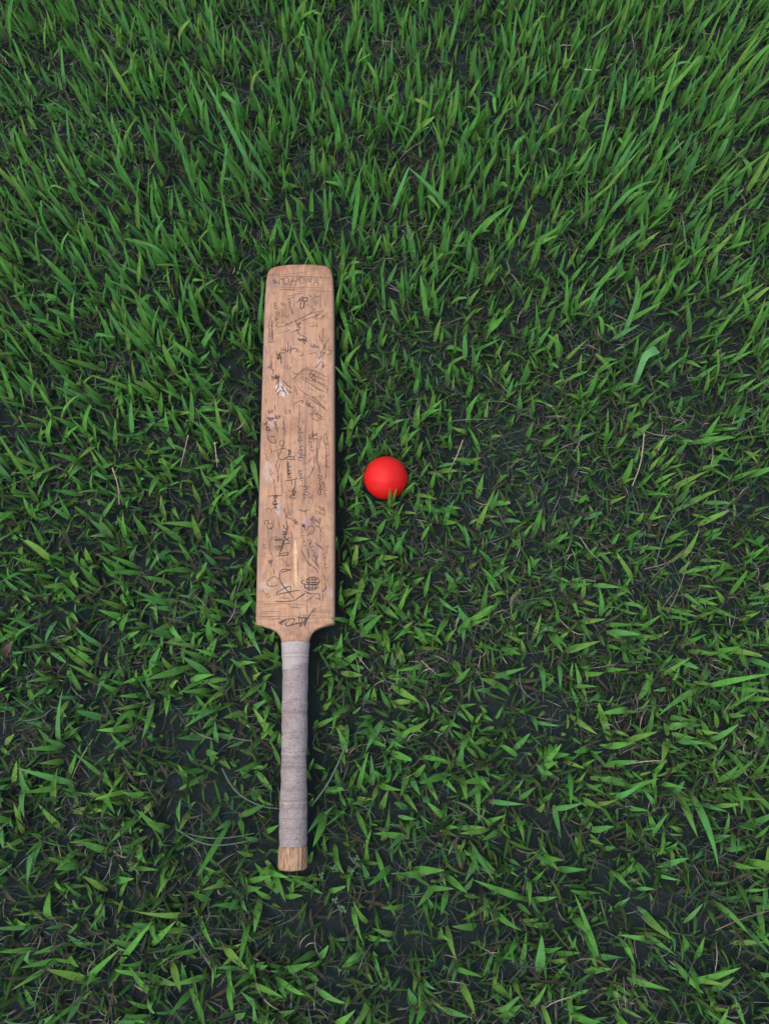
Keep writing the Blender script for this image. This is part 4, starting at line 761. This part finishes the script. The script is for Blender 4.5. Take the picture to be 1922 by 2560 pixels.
def sphere_rows(prof, n, name, mat, parent):
    V, F = [], []
    for la, r in prof:
        for j in range(n):
            th = 2 * math.pi * j / n
            V.append((r * math.cos(la) * math.cos(th), r * math.cos(la) * math.sin(th), r * math.sin(la)))
    for i in range(len(prof) - 1):
        for j in range(n):
            a, b = i * n + j, i * n + (j + 1) % n
            F.append((a, b, b + n, a + n))
    if abs(prof[0][0]) > 1.5:
        F.append(tuple(range(n))[::-1])
        F.append(tuple((len(prof) - 1) * n + j for j in range(n)))
    return mesh_obj(name, V, F, mat, parent)


sphere_rows([(la, BALL_R) for la in np.linspace(-1.568, 1.568, 72)], 72, 'shell', M_BALL, ball)
for c in (-0.155, -0.075, 0.005, 0.085, 0.165):
    sphere_rows([(c + t * 0.017, BALL_R - 0.0002 + 0.00085 * math.cos(t * math.pi / 2)) for t in (-1, -.6, -.2, .2, .6, 1)], 96, 'seam_ridge', M_SEAM, ball)

# ---------------------------------------------------------------- grass
def bat_local(P):
    c, s = math.cos(BAT_RZ), math.sin(BAT_RZ)
    dx, dy = P[..., 0] - BAT_X, P[..., 1] - BAT_Y
    return dx * c + dy * s, -dx * s + dy * c


HWU = np.array([h[0] for h in HW])
HWV = np.array([h[1] for h in HW])


def hits(P, pad=0.0012):
    """P (n, k, 3): True where a blade would pass through the bat or the ball."""
    v, u = bat_local(P)
    hw = np.where(u < 0.28, 0.0185, np.interp(u, HWU, HWV))
    inb = (np.abs(v) < hw + pad) & (u > -pad) & (u < 0.861 + pad)
    low = np.where(u < 0.29, P[..., 2] < BAT_Z + 0.008, P[..., 2] < BAT_Z + 0.004)
    a = (inb & low).any(1)
    r = np.sqrt((P[..., 0] - BALL[0]) ** 2 + (P[..., 1] - BALL[1]) ** 2 + (P[..., 2] - BALL_R) ** 2)
    return a | (r < BALL_R + pad).any(1)


def covers(P):
    """True where a blade hangs over the bat or over the crown of the ball (kept rare: the photo shows few)."""
    v, u = bat_local(P)
    hw = np.where(u < 0.28, 0.0185, np.interp(u, HWU, HWV))
    a = ((np.abs(v) < hw - 0.001) & (u > 0.001) & (u < 0.860)).any(1)
    # line of growth towards the viewer's side: tall blades standing just below the bat edges
    r = np.hypot(P[..., 0] - BALL[0], P[..., 1] - BALL[1])
    return a | (r < BALL_R).any(1)


def deep(P):
    """True where a blade would lie far across the bat or reach over the middle of the ball."""
    v, u = bat_local(P)
    hw = np.where(u < 0.28, 0.0185, np.interp(u, HWU, HWV))
    a = ((np.abs(v) < hw - 0.011) & (u > 0.008) & (u < 0.850)).any(1)
    return a | (np.hypot(P[..., 0] - BALL[0], P[..., 1] - BALL[1]) < BALL_R * 0.8).any(1)


def blade_curve(base, L, az, th0, bend, kink, nseg, side_bend):
    n = len(L)
    s = np.linspace(0, 1, nseg + 1)
    th = th0[:, None] + bend[:, None] * s[None] ** 1.3
    kpos, kang = kink
    th = th + kang[:, None] / (1 + np.exp(-(s[None] - kpos[:, None]) * 22))
    a = az[:, None] + side_bend[:, None] * s[None]
    ds = L[:, None] / nseg
    thm = 0.5 * (th[:, 1:] + th[:, :-1])
    am = 0.5 * (a[:, 1:] + a[:, :-1])
    dx, dy, dz = np.sin(thm) * np.cos(am) * ds, np.sin(thm) * np.sin(am) * ds, np.cos(thm) * ds
    P = np.zeros((n, nseg + 1, 3))
    P[:, 1:, 0], P[:, 1:, 1], P[:, 1:, 2] = dx.cumsum(1), dy.cumsum(1), dz.cumsum(1)
    return P + base[:, None, :]


def blade_arrays(P, W, az, twist, fold, cut, col, base_col, tip_col, tip_amt, wprof=0):
    """Leaf ribbons with a folded midrib along the curves P (n, k, 3)."""
    n, k, _ = P.shape
    s = np.linspace(0, 1, k)
    T = np.gradient(P, axis=1)
    T /= np.linalg.norm(T, axis=2, keepdims=True) + 1e-9
    tw = twist[:, None] * (s[None] - 0.2)
    side0 = np.stack([-np.sin(az), np.cos(az), np.zeros(n)], 1)[:, None, :].repeat(k, 1)
    side0 = side0 - (side0 * T).sum(2, keepdims=True) * T
    side0 /= np.linalg.norm(side0, axis=2, keepdims=True) + 1e-9
    nor = np.cross(T, side0)
    S = side0 * np.cos(tw)[..., None] + nor * np.sin(tw)[..., None]
    Nn = np.cross(T, S)
    f = np.minimum(1, 0.50 + 1.6 * s)[None] * np.ones((n, 1))
    tip = np.clip((1 - s) / 0.62, 0, 1) ** 0.72
    f = f * np.where(cut[:, None], np.clip((1.12 - s) / 0.62, 0, 1)[None] ** 0.6, tip[None])
    f = np.maximum(f, 0.02) * W[:, None] * 0.5
    fl = (np.cos(fold)[:, None] * f)[..., None]
    fh = (np.sin(fold)[:, None] * f)[..., None]
    Lf = P - S * fl + Nn * fh
    Rt = P + S * fl + Nn * fh
    # ragged square end on the mown blades
    rag = np.where(cut, (hash2(np.arange(n), np.arange(n) * 7, 5) - 0.5) * 0.012, 0)
    Lf[:, -1] += T[:, -1] * rag[:, None]
    Rt[:, -1] -= T[:, -1] * rag[:, None] * 0.6
    Vt = np.stack([Lf, P, Rt], 2).reshape(-1, 3)
    idx = np.arange(n * k * 3).reshape(n, k, 3)
    q1 = np.stack([idx[:, :-1, 0], idx[:, :-1, 1], idx[:, 1:, 1], idx[:, 1:, 0]], -1).reshape(-1, 4)
    q2 = np.stack([idx[:, :-1, 1], idx[:, :-1, 2], idx[:, 1:, 2], idx[:, 1:, 1]], -1).reshape(-1, 4)
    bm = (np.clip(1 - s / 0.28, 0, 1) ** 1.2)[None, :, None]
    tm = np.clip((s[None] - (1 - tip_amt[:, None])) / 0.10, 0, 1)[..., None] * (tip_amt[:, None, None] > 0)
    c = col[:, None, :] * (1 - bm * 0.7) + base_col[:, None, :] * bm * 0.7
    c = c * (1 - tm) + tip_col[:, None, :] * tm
    c3 = np.stack([c, c * np.array([1.10, 1.07, 1.05]), c], 2).reshape(-1, 3)
    return Vt, np.r_[q1, q2], c3


class Pile:
    def __init__(self): self.V, self.Q, self.C, self.n = [], [], [], 0

    def add(self, V, Q, Cc):
        self.V.append(V); self.Q.append(Q + self.n); self.C.append(Cc); self.n += len(V)

    def build(self, name, mat): return array_obj(name, np.concatenate(self.V), np.concatenate(self.Q), np.concatenate(self.C), mat)


GREENS = np.array([G_MID, G_YEL, G_BLUE, G_DEEP])


def pick_green(n, p):
    c = GREENS[rng.choice(4, n, p=p)] * rng.uniform(0.86, 1.14, (n, 1))
    return c * rng.uniform(0.93, 1.07, (n, 3))


def region(n):
    return rng.uniform(-1.12, 1.12, n), rng.uniform(-0.60, 1.55, n)


def mat_patch(x, y):
    """The matted, thinner patch right of the ball: 0..1."""
    return np.exp(-(((x - 0.30) / 0.27) ** 2 + ((y - 0.36) / 0.24) ** 2))


def tall(x, y):
    """Longer, less trodden grass away from the viewer's feet: 0..1."""
    return np.clip((y - 0.12) / 0.70, 0, 1)


def near_thin(x, y):
    return np.exp(-(((x + 0.02) / 0.38) ** 2 + ((y + 0.12) / 0.24) ** 2))


pile = Pile()
# tufts of broad blades
nt = N_TUFT
gs = int(math.sqrt(nt))
gx, gy = np.meshgrid(np.arange(gs), np.arange(gs))
tx = -1.12 + 2.24 * (gx.ravel() + rng.uniform(-0.1, 1.1, gs * gs)) / gs
ty = -0.60 + 2.15 * (gy.ravel() + rng.uniform(-0.1, 1.1, gs * gs)) / gs
nt = gs * gs
dens = 0.34 + 0.62 * vnoise(tx, ty, 0.07, 21) * (0.60 + 0.8 * vnoise(tx, ty, 0.24, 22))
dens *= (1 - 0.26 * mat_patch(tx, ty)) * (1 - 0.20 * near_thin(tx, ty)) * (1 - 0.42 * np.clip((0.15 - ty) / 0.5, 0, 1)) * (1 - 0.12 * tall(tx, ty))
keep = rng.random(nt) < dens
tx, ty = tx[keep], ty[keep]
cnt = rng.integers(1, 4, len(tx))
bx, by = np.repeat(tx, cnt), np.repeat(ty, cnt)
taz = np.repeat(rng.uniform(0, 2 * np.pi, len(tx)), cnt)
n = len(bx)
bx = bx + rng.normal(0, 0.010, n); by = by + rng.normal(0, 0.010, n)
tl = tall(bx, by)
az = taz + np.where(rng.random(n) < 0.5, 0, np.pi) + rng.normal(0, 0.7, n)
L = rng.gamma(8, 1 / 8, n) * (0.036 + 0.009 * tl) * (1 - 0.25 * mat_patch(bx, by))
W = (0.0056 + 0.0032 * rng.random(n) ** 1.2) * np.clip(L / 0.037, 0.62, 1.20)
th0 = np.abs(rng.normal(R(30), R(18), n)) * (1 - 0.52 * tl)
bend = rng.normal(R(14), R(18), n) * (1 - 0.55 * tl) + np.maximum(L - 0.06, 0) * 1.5
# drift: blades lean away and outwards a little, as the photo shows
kpos = rng.uniform(0.35, 0.7, n)
kang = np.where(rng.random(n) < 0.05, R(60) * rng.random(n) + R(25), 0)
base = np.c_[bx, by, ground_z(bx, by) - 0.002 + 0.010 * rng.random(n)]
P = blade_curve(base, L, az, th0, bend, (kpos, kang), 7, rng.normal(0, 0.18, n))
lean = LEAN * (P[:, :, 2:3] - base[:, None, 2:3])
P[:, :, 0:1] += lean * (0.35 * np.clip(bx / 0.7, -1, 1))[:, None, None]
P[:, :, 1:2] += lean * (0.30 * (tl - 0.15))[:, None, None]
P[:, :, 2] = np.maximum(P[:, :, 2], 0.004)
bad = hits(P) | deep(P) | (covers(P) & (rng.random(n) < 0.45))
g = ~bad
n = int(g.sum())
P, az, W = P[g], az[g], W[g]
yel = vnoise(bx[g], by[g], 0.4, 31)
col = pick_green(n, [0.48, 0.17, 0.24, 0.11])
dry = rng.random(n)
BROWN = np.array([0.17, 0.12, 0.075])
bc = np.where(dry[:, None] < 0.5, np.array([0.10, 0.12, 0.045]), np.array([0.09, 0.13, 0.05])) * np.ones((n, 3))
tc = BROWN * rng.uniform(0.7, 1.7, (n, 1))
ta = np.where(rng.random(n) < 0.32, rng.uniform(0.02, 0.18, n), 0)
cut = rng.random(n) < 0.16
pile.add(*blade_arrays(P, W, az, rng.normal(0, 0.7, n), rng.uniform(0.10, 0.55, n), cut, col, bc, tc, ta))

# the blades next to the bat and the ball, set one by one
hb = np.array(HERO)
hn = len(hb)
A, B = hb[:, 0:3].copy(), hb[:, 3:6]
A[:, 2] = 0.002
s = np.linspace(0, 1, 8)[None, :, None]
mid = A * 0.45 + B * 0.55 + np.array([0, 0, 1.0]) * (0.12 * np.linalg.norm(B - A, axis=1))[:, None]
mid[:, 2] = np.minimum(mid[:, 2], B[:, 2] + 0.012)
P = (1 - s) ** 2 * A[:, None] + 2 * s * (1 - s) * mid[:, None] + s ** 2 * B[:, None]
haz = np.arctan2((B - A)[:, 1], (B - A)[:, 0])
hc = GREENS[np.array([[0, 1, 2][int(t)] for t in hb[:, 7]])] * rng.uniform(0.92, 1.15, (hn, 1))
keep = ~hits(P, -0.004)
print('heroes kept', keep.sum(), 'of', hn, [i for i in range(hn) if not keep[i]])
k = keep
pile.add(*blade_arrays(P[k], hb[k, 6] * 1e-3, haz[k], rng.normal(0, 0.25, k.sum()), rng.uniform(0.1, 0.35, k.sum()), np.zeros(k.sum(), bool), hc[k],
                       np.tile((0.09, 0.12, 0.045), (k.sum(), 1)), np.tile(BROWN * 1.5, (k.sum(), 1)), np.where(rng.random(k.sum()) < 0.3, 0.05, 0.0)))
tag(pile.build('grass', M_GRASS), 'bright green broad bladed grass growing all over the dark soil', 'grass', kind='stuff')

# low understorey: short dull leaves, greens darkened as painted shade, and hair-thin grass
pile = Pile()
n = N_LOW
x, y = region(n)
kp = rng.random(n) < 0.50 + 0.6 * vnoise(x, y, 0.09, 41)
x, y = x[kp], y[kp]; n = len(x)
L = rng.uniform(0.014, 0.042, n); W = rng.uniform(0.0022, 0.0058, n); az = rng.uniform(0, 2 * np.pi, n)
base = np.c_[x, y, ground_z(x, y) + 0.012 * rng.random(n)]
P = blade_curve(base, L, az, rng.uniform(0.5, 1.35, n), rng.uniform(-0.2, 0.9, n), (np.full(n, .5), np.zeros(n)), 4, rng.normal(0, 0.5, n))
P[:, :, 2] = np.maximum(P[:, :, 2], 0.003)
g = ~(hits(P) | covers(P)); n = int(g.sum())
col = pick_green(n, [0.25, 0.20, 0.20, 0.35]) * rng.uniform(0.20, 0.55, (n, 1))  # grass greens scaled down: shade below the taller blades put into the colour
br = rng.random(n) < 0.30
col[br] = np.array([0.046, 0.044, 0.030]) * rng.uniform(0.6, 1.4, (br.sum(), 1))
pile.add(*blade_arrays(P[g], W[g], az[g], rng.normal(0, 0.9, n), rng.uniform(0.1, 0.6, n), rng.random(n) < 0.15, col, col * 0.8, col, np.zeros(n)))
n = N_FINE
x, y = region(n)
kp = rng.random(n) < 0.25 + 0.9 * vnoise(x, y, 0.07, 51) ** 2 + 0.35 * mat_patch(x, y)
x, y = x[kp], y[kp]; n = len(x)
L = rng.uniform(0.02, 0.055, n); W = rng.uniform(0.0007, 0.0015, n); az = rng.uniform(0, 2 * np.pi, n)
base = np.c_[x, y, ground_z(x, y) + 0.01 * rng.random(n)]
P = blade_curve(base, L, az, rng.uniform(0.2, 1.3, n), rng.normal(0.5, 0.7, n), (np.full(n, .5), np.zeros(n)), 5, rng.normal(0, 0.9, n))
P[:, :, 2] = np.maximum(P[:, :, 2], 0.003)
g = ~(hits(P) | covers(P)); n = int(g.sum())
col = np.array([0.042, 0.080, 0.052]) * rng.uniform(0.6, 1.5, (n, 1))
pile.add(*blade_arrays(P[g], W[g], az[g], rng.normal(0, 0.6, n), rng.uniform(0.1, 0.4, n), np.zeros(n, bool), col, col, col, np.zeros(n)))
tag(pile.build('undergrowth', M_GRASS), 'short dull green leaves with shade painted into their colour and hair thin grass low between the bright blades', 'undergrowth', kind='stuff')

# thatch: dead stems and shreds lying on the soil
pile = Pile()
n = N_THATCH
x, y = region(n)
kp = rng.random(n) < 0.12 + 1.0 * vnoise(x, y, 0.08, 61) ** 2.2 + 0.40 * mat_patch(x, y)
x, y = x[kp], y[kp]; n = len(x)
L = rng.gamma(4, 0.25, n) * 0.026; W = rng.uniform(0.0006, 0.0016, n); az = rng.uniform(0, 2 * np.pi, n)
base = np.c_[x, y, ground_z(x, y) + 0.003 + 0.020 * rng.random(n) ** 2]
P = blade_curve(base, L, az, rng.uniform(1.0, 1.65, n), rng.normal(0.1, 0.45, n), (rng.uniform(.3, .7, n), np.where(rng.random(n) < .25, rng.normal(0, .8, n), 0)), 5, rng.normal(0, 1.1, n))
P[:, :, 2] = np.maximum(P[:, :, 2], 0.003)
g = ~(hits(P) | covers(P)); n = int(g.sum())
tone = np.array([(0.070, 0.072, 0.058), (0.21, 0.190, 0.146), (0.036, 0.041, 0.034), (0.105, 0.118, 0.102), (0.064, 0.052, 0.041)])
col = tone[rng.choice(5, n, p=[.34, .11, .27, .20, .08])] * rng.uniform(0.5, 1.0, (n, 1))
pile.add(*blade_arrays(P[g], W[g], az[g], rng.normal(0, 1.0, n), rng.uniform(0.1, 0.6, n), rng.random(n) < .5, col, col, col, np.zeros(n)))
tag(pile.build('dry_thatch', M_LITTER), 'thin dead stems and brown shreds matted on the soil under the grass', 'thatch', kind='stuff')


# ---------------------------------------------------------------- single stalks and stems one can point at
def stalk(name, label, tone, wmm, pts):
    pts = [Vector(p) for p in pts]
    o = pts
    for _ in range(2 if len(pts) > 2 else 1):
        q = [o[0]]
        for a, b in zip(o, o[1:]): q += [a * .75 + b * .25, a * .25 + b * .75]
        q.append(o[-1]); o = q
    c = o[0].copy(); c.z = 0
    V, F = [], []
    m = 6
    for i, p in enumerate(o):
        t = (o[min(i + 1, len(o) - 1)] - o[max(i - 1, 0)]).normalized()
        a = t.cross(Vector((0, 0, 1))).normalized(); b = a.cross(t)
        f = i / (len(o) - 1)
        r = wmm * 0.0004 * (1.0 - 0.35 * f) * (1 + 0.12 * math.sin(i * 2.3))
        for j in range(m):
            th = 2 * math.pi * j / m
            V.append(p - c + a * r * math.cos(th) + b * r * 0.6 * math.sin(th))
    for i in range(len(o) - 1):
        for j in range(m):
            F.append((i * m + j, i * m + (j + 1) % m, (i + 1) * m + (j + 1) % m, (i + 1) * m + j))
    F.append(tuple(range(m))[::-1]); F.append(tuple((len(o) - 1) * m + j for j in range(m)))
    ob = mesh_obj(name, V, F, M_STALK[tone])
    ob.location = c
    tag(ob, label, 'straw' if name == 'straw_stalk' else 'grass stem', 'dry stalks lying in the grass' if name == 'straw_stalk' else 'long thin grass stems')


for a in STALKS: stalk(*a)

# the broad pale blade bent over on itself
V, F = [], []
fold = [(0.369, 0.500, 0.010, .003), (0.3745, 0.520, 0.038, .005), (0.378, 0.537, 0.060, .0058), (0.3815, 0.5440, 0.066, .0066), (0.391, 0.551, 0.066, .0082), (0.402, 0.559, 0.060, .0088), (0.4095, 0.5635, 0.055, .0084)]
for i, (x, y, z, w) in enumerate(fold):
    a, b = fold[max(i - 1, 0)], fold[min(i + 1, len(fold) - 1)]
    t = Vector((b[0] - a[0], b[1] - a[1], 0)).normalized()
    sd = Vector((-t.y, t.x, 0))
    for q, h in ((-1, .0012), (0, 0), (1, .0012)): V.append((x - 0.369 + sd.x * w * q, y - 0.5 + sd.y * w * q, z + h))
    if i:
        k0 = (i - 1) * 3
        F += [(k0, k0 + 1, k0 + 4, k0 + 3), (k0 + 1, k0 + 2, k0 + 5, k0 + 4)]
V = [(x * 0.8, y * 0.8, z * 0.85) for x, y, z in V]
ob = mesh_obj('bent_leaf', V, F, M_FOLD)
ob.location = (0.375, 0.508, 0)
tag(ob, 'broad pale green leaf bent over at its middle, far right of the bat', 'leaf')


# clovers and dead leaves
def clover(x, y, n, label, seed):
    rr = random.Random(seed)
    root = empty('clover_plant', (x, y, 0))
    tag(root, label, 'clover', 'small clovers in the grass')
    for i in range(n):
        cx, cy, cz = rr.gauss(0, .012), rr.gauss(0, .012), rr.uniform(.012, .03)
        sv = [(cx * .4, cy * .4, 0.0), (cx * .4 + .0008, cy * .4, 0.0), (cx + .0006, cy, cz), (cx, cy, cz)]
        mesh_obj('stalk', sv, [(0, 1, 2, 3)], M_STALK['stem'], root)
        a0 = rr.uniform(0, 6.28)
        for k in range(3):
            a = a0 + k * 2.094
            r = rr.uniform(.0022, .0031)
            pv = [(cx, cy, cz)]
            for t, q in ((-.75, .75), (-.55, 1.35), (-.2, 1.55), (0, 1.40), (.2, 1.55), (.55, 1.35), (.75, .75)):
                pv.append((cx + r * q * math.cos(a + t), cy + r * q * math.sin(a + t), cz + .0012 + rr.uniform(0, .0006)))
            mesh_obj('leaflet', pv, [(0, i, i + 1) for i in range(1, 7)], M_CLOVER, root)


clover(-0.050, -0.1605, 5, 'tiny round leaved clover just right of the wooden handle end', 1)
clover(-0.062, -0.195, 5, 'tiny clover on dark soil below and right of the wooden handle end', 2)
clover(0.258, 1.000, 5, 'small clover low among the tall grass high above the ball', 3)
clover(0.369, 0.277, 4, 'small clover in the matted grass to the right of the ball', 4)


def dead_leaf(x, y, rz, l, w, label):
    V, F = [], []
    for i in range(7):
        s = i / 6
        ww = w * math.sin(math.pi * min(max(s, .04), .97)) ** .7
        for q in (-1, 0, 1): V.append((l * (s - .5), ww * q * .5, .014 + .006 * math.sin(3 * s + q) + (.004 if q else 0)))
        if i:
            k0 = (i - 1) * 3
            F += [(k0, k0 + 1, k0 + 4, k0 + 3), (k0 + 1, k0 + 2, k0 + 5, k0 + 4)]
    ob = mesh_obj('dead_leaf', V, F, M_DEAD)
    ob.location = (x, y, 0.012)
    ob.rotation_euler = (0.1, 0.12, rz)
    tag(ob, label, 'dead leaf', 'brown dead leaves on the soil')


dead_leaf(-0.5104, 0.1183, 1.2, .026, .009, 'brown curled dead leaf at the left edge, level with the taped grip')
dead_leaf(-0.1088, -0.2693, 1.5, .024, .005, 'narrow reddish dead leaf on bare soil below the wooden handle end')
